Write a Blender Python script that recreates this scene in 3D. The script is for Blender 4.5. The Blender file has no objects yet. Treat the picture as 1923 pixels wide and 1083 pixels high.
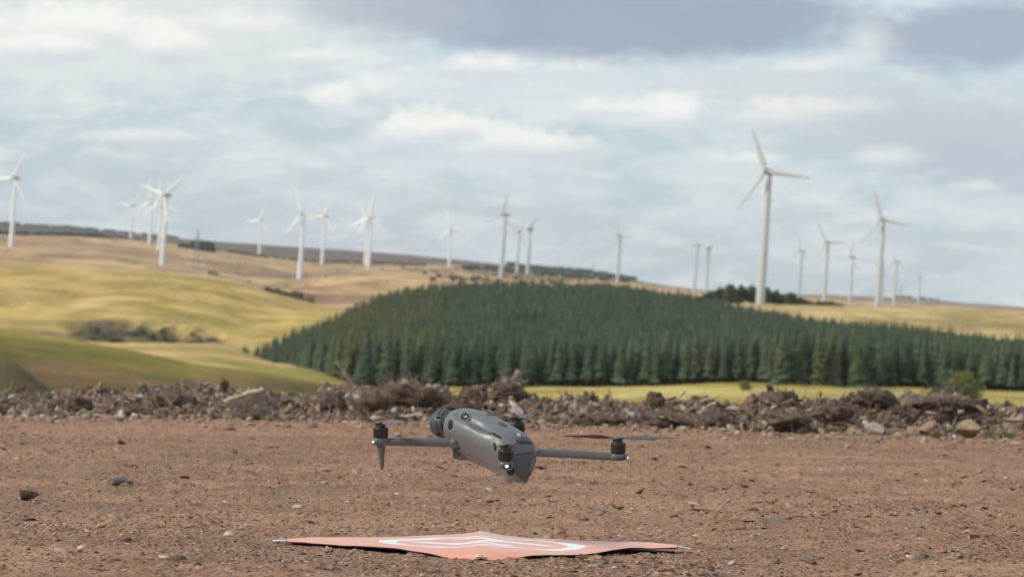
import bpy, bmesh, math, random
import numpy as np
from mathutils import Vector, Matrix, Euler

S = bpy.context.scene
C = S.collection
rad = math.radians
random.seed(7); RNG = np.random.default_rng(7)

# ------------------------------------------------------------------ camera
F = 6600.0                       # focal length in photo pixels (photo 1923 x 1083)
ROLL, PITCH = rad(4.2), math.atan(58.5 / F)
cr, sr = math.cos(ROLL), math.sin(ROLL)
fwd = Vector((0, math.cos(PITCH), math.sin(PITCH)))
up0 = Vector((0, -math.sin(PITCH), math.cos(PITCH)))
rt0 = Vector((1, 0, 0))
RT = rt0 * cr + up0 * sr
UP = up0 * cr - rt0 * sr
cam = bpy.data.objects.new('camera', bpy.data.cameras.new('camera'))
C.objects.link(cam); S.camera = cam
M3 = Matrix((RT, UP, -fwd)).transposed()
cam.matrix_world = M3.to_4x4()
cam.data.sensor_width = 36.0
cam.data.lens = 36.0 * F / 1923.0
cam.data.clip_start = 0.1; cam.data.clip_end = 60000
cam.data.dof.use_dof = True
cam.data.dof.focus_distance = 6.55
cam.data.dof.aperture_fstop = 15.0

def ray(px, py):
    return fwd + RT * ((px - 961.5) / F) - UP * ((py - 541.5) / F)
def P3(px, py, D):
    "point at horizontal distance D (metres) seen at photo pixel (px, py)"
    d = ray(px, py); return d * (D / math.hypot(d.x, d.y))

# ------------------------------------------------------------------ world / sky
SUN_EL, SUN_AZ = rad(35), rad(-108)          # azimuth from +Y, negative = to the left
W = bpy.data.worlds.new('World'); S.world = W; W.use_nodes = True
nt = W.node_tree; nt.nodes.clear()
class NB:
    "small node builder"
    def __init__(s, nt): s.nt = nt
    def n(s, t, **kw):
        nd = s.nt.nodes.new(t)
        for k, v in kw.items(): setattr(nd, k, v)
        return nd
    def put(s, sock, v):
        if isinstance(v, bpy.types.NodeSocket): s.nt.links.new(v, sock)
        elif v is not None:
            if sock.type == 'RGBA' and not hasattr(v, '__len__'): v = (v, v, v, 1)
            if sock.type == 'RGBA' and len(v) == 3: v = (*v, 1)
            sock.default_value = v
    def m(s, op, a, b=None, c=None, clamp=False):
        nd = s.n('ShaderNodeMath', operation=op, use_clamp=clamp)
        s.put(nd.inputs[0], a)
        if b is not None: s.put(nd.inputs[1], b)
        if c is not None: s.put(nd.inputs[2], c)
        return nd.outputs[0]
    def mix(s, f, a, b, bt='MIX'):
        nd = s.n('ShaderNodeMix', data_type='RGBA', blend_type=bt)
        s.put(nd.inputs[0], f); s.put(nd.inputs[6], a); s.put(nd.inputs[7], b)
        return nd.outputs[2]
    def ramp(s, f, lo, hi, a=0., b=1., smooth=True):
        nd = s.n('ShaderNodeMapRange', interpolation_type='SMOOTHSTEP' if smooth else 'LINEAR')
        for i, v in enumerate((f, lo, hi, a, b)): s.put(nd.inputs[i], v)
        return nd.outputs[0]
    def noise(s, vec, scale, detail=4, rough=.55, dist=0., dim='3D'):
        nd = s.n('ShaderNodeTexNoise', noise_dimensions=dim)
        s.put(nd.inputs['Vector'], vec); s.put(nd.inputs['Scale'], scale)
        s.put(nd.inputs['Detail'], detail); s.put(nd.inputs['Roughness'], rough)
        s.put(nd.inputs['Distortion'], dist)
        return nd.outputs['Fac']
    def vor(s, vec, scale, out='Distance', rnd=1.):
        nd = s.n('ShaderNodeTexVoronoi'); s.put(nd.inputs['Vector'], vec)
        s.put(nd.inputs['Scale'], scale); s.put(nd.inputs['Randomness'], rnd)
        return nd.outputs[out]
    def xyz(s, x, y, z=0.):
        nd = s.n('ShaderNodeCombineXYZ')
        for i, v in enumerate((x, y, z)): s.put(nd.inputs[i], v)
        return nd.outputs[0]
    def scale(s, vec, v3):
        nd = s.n('ShaderNodeVectorMath', operation='MULTIPLY')
        s.put(nd.inputs[0], vec); nd.inputs[1].default_value = v3
        return nd.outputs[0]

b = NB(nt)
tc = b.n('ShaderNodeTexCoord')
sep = b.n('ShaderNodeSeparateXYZ'); nt.links.new(tc.outputs['Generated'], sep.inputs[0])
az = b.m('ARCTAN2', sep.outputs[0], sep.outputs[1])
el = b.m('ARCSINE', sep.outputs[2])
az = b.m('MULTIPLY', az, 66.0); el = b.m('MULTIPLY', el, 66.0)      # units: hundredth parts of a radian x .66
U = b.m('ADD', b.m('MULTIPLY', az, cr), b.m('MULTIPLY', el, sr))     # cloud streets run a little downhill to the right
V = b.m('SUBTRACT', b.m('MULTIPLY', el, cr), b.m('MULTIPLY', az, sr))
uv = b.xyz(U, V)
sky = b.n('ShaderNodeTexSky', sky_type='NISHITA', sun_disc=False, sun_elevation=SUN_EL,
          sun_rotation=SUN_AZ, air_density=1.0, dust_density=1.2, ozone_density=1.0, altitude=200)
skyc = b.mix(.55, b.scale(sky.outputs[0], (.092, .090, .088)), (.52, .665, .80))
SC = (9.615, 5.415 + .585)      # sky centre offset handled by q()
def q(px, py): return ((px - 961.5) / 100., (600. - py) / 100.)
w1 = b.noise(b.scale(uv, (.9, 1.6, 1)), 1.0, 5, .6)
w2 = b.noise(b.scale(uv, (2.2, 3.6, 1)), 1.0, 6, .62)
w3 = b.noise(b.scale(uv, (.36, 1.15, 1)), 1.0, 6, .62, .5)
w5 = b.noise(b.scale(uv, (5.5, 7.5, 1)), 1.0, 5, .65)
w4 = b.noise(b.scale(uv, (.25, .42, 1)), 1.0, 4, .5)
warp = b.m('ADD', b.m('MULTIPLY', b.m('SUBTRACT', w1, .5), 1.3), b.m('ADD', b.m('MULTIPLY', b.m('SUBTRACT', w2, .5), 1.0), b.m('MULTIPLY', b.m('SUBTRACT', w5, .5), .42)))
col = skyc
# thin veil in streaks
col = b.mix(b.m('MULTIPLY', b.ramp(w3, .38, .64), .62), col, (.69, .735, .745))
col = b.mix(b.m('MULTIPLY', b.ramp(b.noise(b.scale(uv, (.5, 1.9, 1)), 1.1, 5, .6, .3), .50, .68), .50), col, (.77, .79, .765))
col = b.mix(b.m('MULTIPLY', b.ramp(b.noise(b.scale(uv, (.42, 1.6, 1)), 1.7, 5, .6, .3), .54, .74), .16), col, (.60, .70, .78))
# broken cumulus above and around the frame, continuing everywhere else in the dome
cover = b.m('MULTIPLY', b.ramp(V, 4.5, 7.5), b.ramp(w4, .40, .56))
col = b.mix(b.m('MULTIPLY', cover, .8), col, (.50, .545, .60))
def cloud(px, py, rx, ry, color, k, soft=.45, wk=1.0, tilt=0., base=None):
    global col
    cx, cy = q(px, py)
    du = b.m('SUBTRACT', U, cx); dv = b.m('SUBTRACT', V, cy)
    if tilt:
        c_, s_ = math.cos(tilt), math.sin(tilt)
        du, dv = b.m('ADD', b.m('MULTIPLY', du, c_), b.m('MULTIPLY', dv, s_)), b.m('SUBTRACT', b.m('MULTIPLY', dv, c_), b.m('MULTIPLY', du, s_))
    du = b.m('DIVIDE', du, rx / 100.); dv = b.m('DIVIDE', dv, ry / 100.)
    if base: color = b.mix(b.ramp(b.m('ADD', dv, b.m('MULTIPLY', warp, .5)), -.75, .35), base, color)
    d = b.m('SQRT', b.m('ADD', b.m('MULTIPLY', du, du), b.m('MULTIPLY', dv, dv)))
    d = b.m('ADD', d, b.m('MULTIPLY', warp, wk))
    f = b.ramp(d, 1.0 + soft * .6, 1.0 - soft, 0, 1)
    col = b.mix(b.m('MULTIPLY', f, k), col, color)
GREY, LGT, CREAM, DARK = (.62, .67, .70), (.74, .765, .75), (.83, .83, .76), (.285, .345, .445)
# wide soft bodies first, then the bright tops, then the dark bases
cloud(180, 60, 520, 130, (.70, .725, .705), .75, .6, .9)
cloud(250, 120, 300, 22, (.64, .69, .72), .45, .7, .9)
cloud(960, 165, 420, 62, (.66, .70, .715), .65, .7, .9)
cloud(1720, 235, 360, 85, (.48, .53, .58), .9, .6, 1.0, -.10)
cloud(1860, 320, 190, 48, (.42, .48, .555), .8, .6, .9, -.08)
cloud(1830, 265, 230, 50, (.45, .505, .565), .6, .7, .9)
cloud(1440, 160, 200, 40, (.60, .635, .64), .6, .7, .9)
cloud(900, 300, 240, 30, (.66, .71, .74), .5, .7, .9)
cloud(1200, 205, 130, 30, LGT, .7, .7, .9)
for a in ((785, 250, 72, 36), (870, 240, 70, 22), (1005, 272, 95, 26), (925, 124, 75, 22), (1085, 128, 55, 12), (1265, 215, 48, 32),
          (632, 188, 42, 26), (700, 170, 45, 16), (1180, 205, 70, 10), (1460, 222, 85, 20), (1560, 205, 80, 14), (1665, 300, 55, 14),
          (1830, 355, 40, 8), (1515, 131, 48, 9), (150, 60, 150, 35), (320, 90, 60, 28), (1400, 300, 60, 10), (270, 262, 100, 9),
          (90, 95, 90, 22), (470, 50, 80, 16), (600, 110, 80, 10)):
    fl = a[3] < 21; cloud(a[0], a[1], a[2] * 1.25, a[3] * (1.7 if fl else 1.35), (.84, .84, .785), .58 if fl else .84, .85 if fl else .50, 1.5 if fl else 1.25, 0., (.57, .62, .65))
cloud(1150, 25, 500, 92, DARK, .92, .32, .42, -.03)
cloud(760, 20, 190, 55, (.40, .445, .50), .7, .6, .8)
cloud(1860, 70, 260, 66, (.33, .38, .47), .9, .45, .6, .05)
cloud(1632, 82, 40, 34, (.66, .69, .68), .6, .9, 1.6)
cloud(1600, 112, 60, 16, (.70, .73, .72), .5, .9, 1.5)
bg = b.n('ShaderNodeBackground'); nt.links.new(col, bg.inputs[0]); bg.inputs[1].default_value = 1.2
out = b.n('ShaderNodeOutputWorld'); nt.links.new(bg.outputs[0], out.inputs[0])

sd = bpy.data.lights.new('sun', 'SUN'); sd.energy = 2.9; sd.angle = rad(9); sd.color = (1, .90, .76)
sun = bpy.data.objects.new('sun', sd); C.objects.link(sun)
sdir = Vector((math.sin(SUN_AZ) * math.cos(SUN_EL), math.cos(SUN_AZ) * math.cos(SUN_EL), math.sin(SUN_EL)))
sun.rotation_euler = sdir.to_track_quat('Z', 'Y').to_euler()
sun.location = (0, 0, 30)
S.view_settings.view_transform = 'Standard'; S.view_settings.look = 'None'
S.view_settings.exposure = 0; S.view_settings.gamma = 1; S.view_settings.use_curve_mapping = False
S.render.engine = 'CYCLES'
S.cycles.volume_bounces = 0

# ------------------------------------------------------------------ helpers
def tag(o, label=None, cat=None, group=None, kind=None):
    if label: o['label'] = label
    if cat: o['category'] = cat
    if group: o['group'] = group
    if kind: o['kind'] = kind
    return o
def mk(name, verts, faces, mat=None, parent=None, smooth=False, attrs=None, uv=None):
    me = bpy.data.meshes.new(name)
    verts = np.asarray(verts, dtype=np.float32).reshape(-1, 3)
    if isinstance(faces, np.ndarray):
        n, k = faces.shape
        me.vertices.add(len(verts)); me.vertices.foreach_set('co', verts.ravel())
        me.loops.add(n * k); me.loops.foreach_set('vertex_index', faces.astype(np.int32).ravel())
        me.polygons.add(n); me.polygons.foreach_set('loop_start', np.arange(0, n * k, k, dtype=np.int32))
        me.update(calc_edges=True)
    else:
        me.from_pydata(verts.tolist(), [], faces)
    if smooth: me.polygons.foreach_set('use_smooth', np.ones(len(me.polygons), dtype=bool))
    if attrs is not None:
        for an, arr in attrs.items():
            at = me.attributes.new(an, 'FLOAT_COLOR', 'POINT')
            a4 = np.ones((len(verts), 4), np.float32); a4[:, :3] = arr
            at.data.foreach_set('color', a4.ravel())
    me.update()
    return link(name, me, mat, parent)
def link(name, me, mat=None, parent=None):
    if mat is not None and len(me.materials) == 0: me.materials.append(mat)
    o = bpy.data.objects.new(name, me); C.objects.link(o)
    if parent: o.parent = parent
    return o
def empty(name, loc=(0, 0, 0), rz=0.):
    o = bpy.data.objects.new(name, None); C.objects.link(o); o.location = loc
    o.rotation_euler = (0, 0, rz); o.empty_display_size = .1
    return o
def from_bm(name, bm, mat, parent=None, smooth=False):
    me = bpy.data.meshes.new(name); bm.to_mesh(me); bm.free()
    if smooth: me.polygons.foreach_set('use_smooth', np.ones(len(me.polygons), dtype=bool))
    return link(name, me, mat, parent)

def h2(ix, iy, s):
    h = (ix.astype(np.int64) * 374761393 + iy.astype(np.int64) * 668265263 + s * 974634777) & 0xffffffff
    h = ((h ^ (h >> 13)) * 1274126177) & 0xffffffff
    h = ((h ^ (h >> 16)) * 2246822519) & 0xffffffff
    return ((h ^ (h >> 15)) & 0xffffff) / float(0xffffff)
def vn(x, y, s=0):
    x = np.asarray(x, float); y = np.asarray(y, float)
    ix, iy = np.floor(x), np.floor(y); fx, fy = x - ix, y - iy
    fx = fx * fx * fx * (fx * (fx * 6 - 15) + 10); fy = fy * fy * fy * (fy * (fy * 6 - 15) + 10)
    a, b_, c, d = h2(ix, iy, s), h2(ix + 1, iy, s), h2(ix, iy + 1, s), h2(ix + 1, iy + 1, s)
    return (a + (b_ - a) * fx) * (1 - fy) + (c + (d - c) * fx) * fy - .5
def fbm(x, y, o=4, s=0, g=.5):
    t = 0; a = 1.; f = 1.; ca, sa = .8, .6
    for i in range(o):
        t = t + a * vn(x * f, y * f, s + i * 17); a *= g; f *= 2.03
        x, y = x * ca - y * sa, x * sa + y * ca
    return t
def sstep(x, a, b_):
    t = np.clip((x - a) / (b_ - a), 0, 1); return t * t * (3 - 2 * t)

# ------------------------------------------------------------------ materials
MATS = {}
def mat(name, build, rough=.8, spec=.3, metallic=0.):
    if name in MATS: return MATS[name]
    m = bpy.data.materials.new(name); m.use_nodes = True
    t = m.node_tree; bs = t.nodes['Principled BSDF']; bb = NB(t)
    bs.inputs['Roughness'].default_value = rough; bs.inputs['Metallic'].default_value = metallic
    bs.inputs['Specular IOR Level'].default_value = spec
    build(bb, bs)
    MATS[name] = m; return m
def bump(bb, bs, h, strength, dist):
    bn = bb.n('ShaderNodeBump'); bb.put(bn.inputs['Height'], h)
    bn.inputs['Strength'].default_value = strength; bn.inputs['Distance'].default_value = dist
    bb.nt.links.new(bn.outputs[0], bs.inputs['Normal'])
def plain(color, var=.25, scale=20., bumpd=0.):
    def f(bb, bs):
        tcn = bb.n('ShaderNodeTexCoord').outputs['Object']
        nz = bb.noise(tcn, scale, 5, .6)
        c0 = tuple(v * (1 - var) for v in color); c1 = tuple(min(1, v * (1 + var)) for v in color)
        bb.put(bs.inputs['Base Color'], bb.mix(bb.ramp(nz, .3, .7), c0, c1))
        if bumpd: bump(bb, bs, bb.noise(tcn, scale * 4, 6, .65), .8, bumpd)
    return f

# --- terrain cover (colour comes from an attribute of vegetation and painted shade, broken up by streaks and tussocks)
def f_terrain(bb, bs):
    at = bb.n('ShaderNodeAttribute', attribute_name='cover').outputs['Color']
    g = bb.n('ShaderNodeNewGeometry').outputs['Position']
    n1 = bb.noise(bb.scale(g, (1, .45, 1)), .035, 6, .62)
    n2 = bb.noise(bb.scale(g, (1, .5, 1)), .25, 5, .6)
    n3 = bb.noise(bb.scale(g, (.6, .35, 1)), .008, 5, .6, .6)
    def mul(f, c_, k_): return bb.mix(f, c_, bb.mix(1, c_, k_, 'MULTIPLY'))
    c = bb.mix(bb.ramp(n1, .38, .62), bb.mix(1, at, (.70, .69, .62), 'MULTIPLY'), bb.mix(1, at, (1.20, 1.13, 1.10), 'MULTIPLY'))
    c = mul(bb.m('MULTIPLY', bb.ramp(n2, .48, .68), .7), c, (.62, .66, .50))
    c = mul(bb.m('MULTIPLY', bb.ramp(n3, .52, .68), .6), c, (.72, .66, .62))
    c = mul(bb.m('MULTIPLY', bb.ramp(bb.noise(bb.scale(g, (1, .5, 1)), 1.1, 4, .65), .50, .70), .5), c, (.60, .60, .52))
    bb.put(bs.inputs['Base Color'], c)
    bump(bb, bs, bb.noise(g, .5, 5, .65), .8, .6)
M_TERR = mat('moorland_cover', f_terrain, .95, .1)

def f_dirt(bb, bs):
    g = bb.n('ShaderNodeNewGeometry').outputs['Position']
    n0 = bb.noise(g, .9, 6, .62, .5)
    n1 = bb.noise(bb.scale(g, (1, .5, 1)), 6, 6, .65)
    n2 = bb.noise(g, 55, 6, .7)
    v = bb.vor(g, 85, 'Color'); vs = bb.n('ShaderNodeSeparateColor'); bb.nt.links.new(v, vs.inputs[0])
    vd = bb.vor(g, 85, 'Distance')
    c = bb.mix(bb.ramp(n1, .32, .68), (.235, .120, .068), (.385, .222, .132))
    c = bb.mix(bb.m('MULTIPLY', bb.ramp(n0, .50, .66), .55), c, (.43, .255, .155))
    c = bb.mix(bb.m('MULTIPLY', bb.ramp(n0, .47, .34), .45), c, (.175, .108, .076))
    c = bb.mix(bb.m('MULTIPLY', bb.ramp(n2, .35, .7), .5), c, (.45, .27, .17))
    c = bb.mix(bb.m('MULTIPLY', bb.ramp(vs.outputs[0], .72, .9), .5), c, (.33, .27, .23))
    c = bb.mix(bb.m('MULTIPLY', bb.ramp(vs.outputs[1], .8, .95), .55), c, (.095, .06, .045))
    bb.put(bs.inputs['Base Color'], c)
    c = bb.mix(bb.m('MULTIPLY', bb.ramp(bb.noise(bb.scale(g, (.35, 1.3, 1)), 1.6, 5, .6, .4), .50, .64), .38), c, (.185, .125, .095))
    bb.put(bs.inputs['Base Color'], c)
    hgt = bb.m('ADD', bb.m('MULTIPLY', n2, .6), bb.m('MULTIPLY', bb.ramp(vd, .0, .6, 1, 0), .5))
    bump(bb, bs, hgt, 1., .011)
M_DIRT = mat('red_brown_dirt', f_dirt, .92, .2)

def f_attr(name, var=.3, scale=60., bd=.004, spots=None):
    def f(bb, bs):
        at = bb.n('ShaderNodeAttribute', attribute_name=name).outputs['Color']
        g = bb.n('ShaderNodeNewGeometry').outputs['Position']
        nz = bb.noise(g, scale, 6, .65)
        c = bb.mix(bb.ramp(nz, .3, .7), bb.mix(1, at, (1 - var,) * 3, 'MULTIPLY'), bb.mix(1, at, (1 + var * .7,) * 3, 'MULTIPLY'))
        bb.put(bs.inputs['Base Color'], c)
        bump(bb, bs, nz, .8, bd)
    return f
M_GRAVEL = mat('gravel_chips', f_attr('tint', .25, 120, .002), .85, .3)
M_SOIL = mat('dug_soil', f_attr('tint', .55, 30, .02), .95, .15)
M_ROOT = mat('root_fibre', f_attr('tint', .35, 60, .004), .9, .2)

def f_stone(c0, c1, c2):
    def f(bb, bs):
        t = bb.n('ShaderNodeTexCoord').outputs['Object']
        r = bb.n('ShaderNodeObjectInfo').outputs['Random']
        n1 = bb.noise(t, 2.2, 6, .62, .4); n2 = bb.noise(t, 14, 5, .7)
        c = bb.mix(bb.ramp(n1, .36, .64), c0, c1)
        c = bb.mix(bb.m('MULTIPLY', bb.ramp(n2, .5, .75), .5), c, c2)
        c = bb.mix(bb.ramp(r, 0, 1, .0, .35, False), c, c2)
        bb.put(bs.inputs['Base Color'], c)
        bump(bb, bs, bb.m('ADD', n1, bb.m('MULTIPLY', n2, .4)), .7, .05)
    return f
M_ST_GREY = mat('grey_stone', f_stone((.20, .175, .155), (.34, .31, .28), (.27, .20, .155)), .85, .3)
M_ST_TAN = mat('tan_stone', f_stone((.40, .27, .18), (.55, .40, .28), (.34, .22, .15)), .85, .3)
M_ST_PALE = mat('pale_stone', f_stone((.48, .42, .36), (.66, .60, .54), (.42, .33, .26)), .85, .3)
M_ST_PALEG = mat('pale_grey_stone', f_stone((.34, .30, .26), (.46, .42, .37), (.36, .29, .23)), .85, .3)
M_ST_DARK = mat('dark_brown_stone', f_stone((.10, .06, .045), (.19, .12, .085), (.14, .10, .08)), .85, .3)
M_ST_BUFF = mat('buff_boulder', f_stone((.36, .29, .17), (.52, .40, .25), (.22, .17, .11)), .9, .2)
M_WOOD = mat('bleached_wood', plain((.50, .41, .30), .3, 30, .004), .85, .2)
M_STICK = mat('grey_stick', plain((.30, .25, .21), .3, 30, .004), .85, .2)
M_BARK = mat('dark_bark', plain((.130, .096, .074), .4, 25, .01), .9, .2)
M_TRUNK = mat('conifer_bark', plain((.10, .07, .05), .4, 4, .02), .95, .1)
M_FIBRE = mat('brown_root_mat', plain((.155, .108, .080), .5, 40, .01), .95, .1)

def f_needles(bb, bs):
    oi = bb.n('ShaderNodeObjectInfo'); r = oi.outputs['Random']
    g = bb.n('ShaderNodeNewGeometry').outputs['Position']
    c = bb.mix(bb.ramp(r, 0, .9, 0, 1, False), (.060, .092, .068), (.108, .148, .092))
    c = bb.mix(bb.m('MULTIPLY', bb.ramp(bb.noise(oi.outputs['Location'], .045, 4, .65), .46, .62), .55), c, (.13, .155, .085))
    c = bb.mix(bb.m('MULTIPLY', bb.ramp(bb.noise(bb.scale(oi.outputs['Location'], (1, .6, 1)), .09, 3, .6), .55, .70), .6), c, (.035, .060, .045))
    c = bb.mix(bb.ramp(r, .95, .99), c, (.09, .12, .06))
    # a looser, yellower stand on the left shoulder of the hill
    sp = bb.n('ShaderNodeSeparateXYZ'); bb.nt.links.new(oi.outputs['Location'], sp.inputs[0])
    u = bb.m('DIVIDE', sp.outputs[0], sp.outputs[1])
    st = bb.m('MULTIPLY', bb.ramp(u, -.062, -.045), bb.ramp(u, -.012, -.028))
    st = bb.m('MULTIPLY', st, bb.ramp(bb.noise(oi.outputs['Location'], .03, 3, .6), .38, .54))
    c = bb.mix(bb.m('MULTIPLY', st, .8), c, (.150, .140, .055))
    nz = bb.noise(g, 1.6, 4, .6)
    c = bb.mix(bb.m('MULTIPLY', bb.ramp(nz, .4, .7), .45), c, (.14, .175, .09))
    bb.put(bs.inputs['Base Color'], c)
M_NEEDLE = mat('spruce_needles', f_needles, .8, .15)
def f_leaf(c0, c1):
    def f(bb, bs):
        oi = bb.n('ShaderNodeObjectInfo').outputs['Random']
        g = bb.n('ShaderNodeNewGeometry').outputs['Position']
        bb.put(bs.inputs['Base Color'], bb.mix(bb.m('MULTIPLY', bb.m('ADD', bb.noise(g, 1.1, 4, .6), oi), .5), c0, c1))
    return f
M_LEAF = mat('broadleaf_leaves', f_leaf((.045, .068, .036), (.115, .145, .070)), .8, .15)
M_LEAFY = mat('yellow_green_leaves', f_leaf((.15, .16, .045), (.30, .29, .085)), .8, .15)
M_HEATH = mat('dark_heather', f_leaf((.045, .045, .03), (.10, .095, .055)), .9, .1)
M_TUFT = mat('green_weeds', f_leaf((.09, .11, .04), (.20, .21, .07)), .8, .15)

def f_twhite(bb, bs):
    t = bb.n('ShaderNodeTexCoord').outputs['Object']
    nz = bb.noise(bb.scale(t, (1, 1, .15)), .8, 4, .6)
    bb.put(bs.inputs['Base Color'], bb.mix(bb.ramp(nz, .3, .8), (.83, .87, .91), (.76, .80, .84)))
M_TURB = mat('turbine_white', f_twhite, .45, .4)
M_TURBG = mat('cloud_shaded_turbine_grey', plain((.50, .53, .56), .08, .4), .5, .4)  # cloud shading on the right-hand turbines, painted as a greyer base colour
M_NAC = mat('nacelle_grey', plain((.36, .38, .41), .1, .5), .5, .4)
M_STEEL = mat('galvanised_steel', plain((.34, .36, .38), .15, 2), .6, .4)

# ------------------------------------------------------------------ far terrain, one sheet from the berm to the horizon
CT = [
 (17,  [(0,822),(960,835),(1923,868)]),
 (40,  [(0,835),(960,832),(1923,862)]),
 (110, [(0,740),(100,775),(200,815),(400,820),(960,820),(1923,840)]),
 (150, [(0,668),(30,680),(60,703),(110,745),(160,775),(250,800),(600,800),(960,800),(1923,820)]),
 (190, [(0,735),(100,765),(250,790),(600,790),(960,790),(1923,810)]),
 (280, [(0,720),(200,745),(400,760),(600,770),(960,780),(1923,795)]),
 (430, [(0,623),(130,643),(250,663),(330,678),(400,690),(500,704),(580,717),(640,728),(700,745),(960,752),(1923,770)]),
 (500, [(0,668),(200,685),(400,697),(500,708),(600,722),(700,738),(960,742),(1250,742),(1923,752)]),
 (640, [(0,655),(200,664),(300,668),(400,676),(500,692),(560,700),(620,713),(700,727),(960,728),(1250,728),(1330,723),(1500,723),(1600,728),(1923,736)]),
 (850, [(0,642),(130,647),(200,650),(300,651),(400,656),(480,672),(500,680),(600,682),(700,685),(960,683),(1250,683),(1500,693),(1700,699),(1923,716)]),
 (950, [(0,640),(200,645),(400,646),(500,655),(600,665),(700,660),(850,645),(960,640),(1250,645),(1400,658),(1500,666),(1700,681),(1923,698)]),
 (1200,[(0,598),(130,600),(200,598),(300,602),(400,615),(450,630),(500,632),(560,625),(650,612),(700,610),(780,594),(900,586),(1000,588),(1150,591),(1270,604),(1400,625),(1500,638),(1600,646),(1700,656),(1923,670)]),
 (1700,[(0,502),(100,504),(200,508),(300,513),(400,522),(480,540),(560,562),(620,578),(700,590),(850,598),(1150,596),(1270,580),(1330,572),(1400,567),(1500,571),(1640,576),(1923,584)]),
 (2000,[(0,512),(300,520),(480,548),(600,575),(700,580),(1150,590),(1300,582),(1400,577),(1640,584),(1923,592)]),
 (2700,[(0,478),(150,490),(302,502),(400,515),(480,530),(560,530),(690,522),(850,530),(940,534),(1160,548),(1300,570),(1640,580),(1923,588)]),
 (3400,[(0,455),(200,475),(302,487),(480,508),(560,519),(690,511),(850,515),(940,523),(1160,538),(1300,560),(1640,580),(1923,588)]),
 (4600,[(0,449),(240,456),(300,466),(400,480),(485,488),(600,495),(700,498),(840,506),(970,518),(1160,532),(1300,550),(1500,565),(1923,586)]),
 (5900,[(0,442),(240,450),(300,456),(400,468),(485,481),(600,489),(840,500),(970,512),(1160,528),(1300,549),(1500,561),(1923,584)]),
 (7000,[(0,437),(240,447),(400,466),(600,486),(840,500),(970,513),(1160,528),(1300,551),(1500,563),(1923,587)]),
 (9000,[(0,420),(100,428),(200,436),(300,446),(400,455),(500,461),(600,467),(700,473),(800,483),(900,492),(1000,504),(1100,513),(1170,525),(1300,544),(1400,552),(1550,555),(1700,559),(1923,578)]),
 (11500,[(0,445),(960,530),(1923,600)]),
]
LR = np.log([c[0] for c in CT])
CURV = []
for r_, pts in CT:
    th, ee = [], []
    for px, py in pts:
        d = ray(px, py); th.append(math.atan2(d.x, d.y)); ee.append(d.z / math.hypot(d.x, d.y))
    CURV.append((np.array(th), np.array(ee)))
def smooth_interp(t, xp, fp):
    # average of a few linear lookups takes the corners off the polylines
    w = .0016
    return sum(np.interp(t + k * w, xp, fp) for k in (-2, -1, 0, 1, 2)) / 5.
def terrain_z(x, y, noise=True):
    x = np.asarray(x, float); y = np.asarray(y, float); shp = x.shape
    x, y = x.ravel(), y.ravel()
    r = np.hypot(x, y); th = np.arctan2(x, y); lr = np.log(np.clip(r, 17.01, 11400))
    tcl = np.clip(th, -.155, .155)
    E = np.stack([smooth_interp(tcl, *c) for c in CURV])            # K x N
    K = len(LR); dx = np.diff(LR)[:, None]; dl = np.diff(E, axis=0) / dx
    m = np.zeros_like(E); m[0] = dl[0]; m[-1] = dl[-1]
    same = dl[1:] * dl[:-1] > 0
    hm = np.where(same, 2 * dl[1:] * dl[:-1] / np.where(same, dl[1:] + dl[:-1], 1), 0)
    m[1:-1] = hm
    k = np.clip(np.searchsorted(LR, lr) - 1, 0, K - 2); n = np.arange(len(x))
    h = dx[k, 0]; t = (lr - LR[k]) / h
    e = ((2*t**3 - 3*t**2 + 1) * E[k, n] + (t**3 - 2*t**2 + t) * h * m[k, n]
         + (-2*t**3 + 3*t**2) * E[k+1, n] + (t**3 - t**2) * h * m[k+1, n])
    z = e * r
    if noise:
        a = sstep(r, 60, 300)
        z = z + a * (fbm(x / 60., y / 90., 4, 3) * 1.0 + fbm(x / 9., y / 14., 3, 9) * (.30 - .2 * sstep(r, 1350, 1550)))
        z = z + sstep(r, 2000, 4000) * fbm(x / 260., y / 400., 4, 5) * 6.
        # gullies of the eroded bank
        px = np.tan(th) * F + 961.5
        g = sstep(px, 110, 180) * sstep(px, 470, 400) * sstep(r, 930, 1010) * sstep(r, 1230, 1130)
        z = z - g * np.abs(fbm((x + (y - 1000) * .35 * .15) / 9., y / 160., 3, 21)) * 7
    return z.reshape(shp)

def grid_faces(nr, nc):
    i = np.arange(nr - 1)[:, None] * nc + np.arange(nc - 1)[None, :]
    return np.stack([i, i + 1, i + nc + 1, i + nc], -1).reshape(-1, 4)
th = np.concatenate([-np.geomspace(math.pi, .17, 40), np.linspace(-.165, .165, 520), np.geomspace(.17, math.pi, 40)])
rr = np.concatenate([np.geomspace(17.05, 600, 170)[:-1], np.geomspace(600, 2000, 230)[:-1], np.geomspace(2000, 11300, 170)])
TH, RR = np.meshgrid(th, rr)
X, Y = RR * np.sin(TH), RR * np.cos(TH)
Z = terrain_z(X, Y)
PX = np.tan(np.clip(TH, -.3, .3)) * F + 961.5          # plan bearing, in units of the frame
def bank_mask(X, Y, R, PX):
    "painted shade over heather, bracken and peat on the slanting gullies of the eroded bank"
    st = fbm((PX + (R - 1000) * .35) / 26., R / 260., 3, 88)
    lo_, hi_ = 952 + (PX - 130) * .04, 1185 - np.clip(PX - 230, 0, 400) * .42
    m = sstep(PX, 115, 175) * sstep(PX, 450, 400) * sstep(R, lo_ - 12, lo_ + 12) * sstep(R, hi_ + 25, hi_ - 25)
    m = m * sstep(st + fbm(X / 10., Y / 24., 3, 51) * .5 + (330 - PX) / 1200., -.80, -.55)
    return m, fbm((PX + (R - 1000) * .35) / 13. + 40, R / 160., 3, 89)
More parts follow.
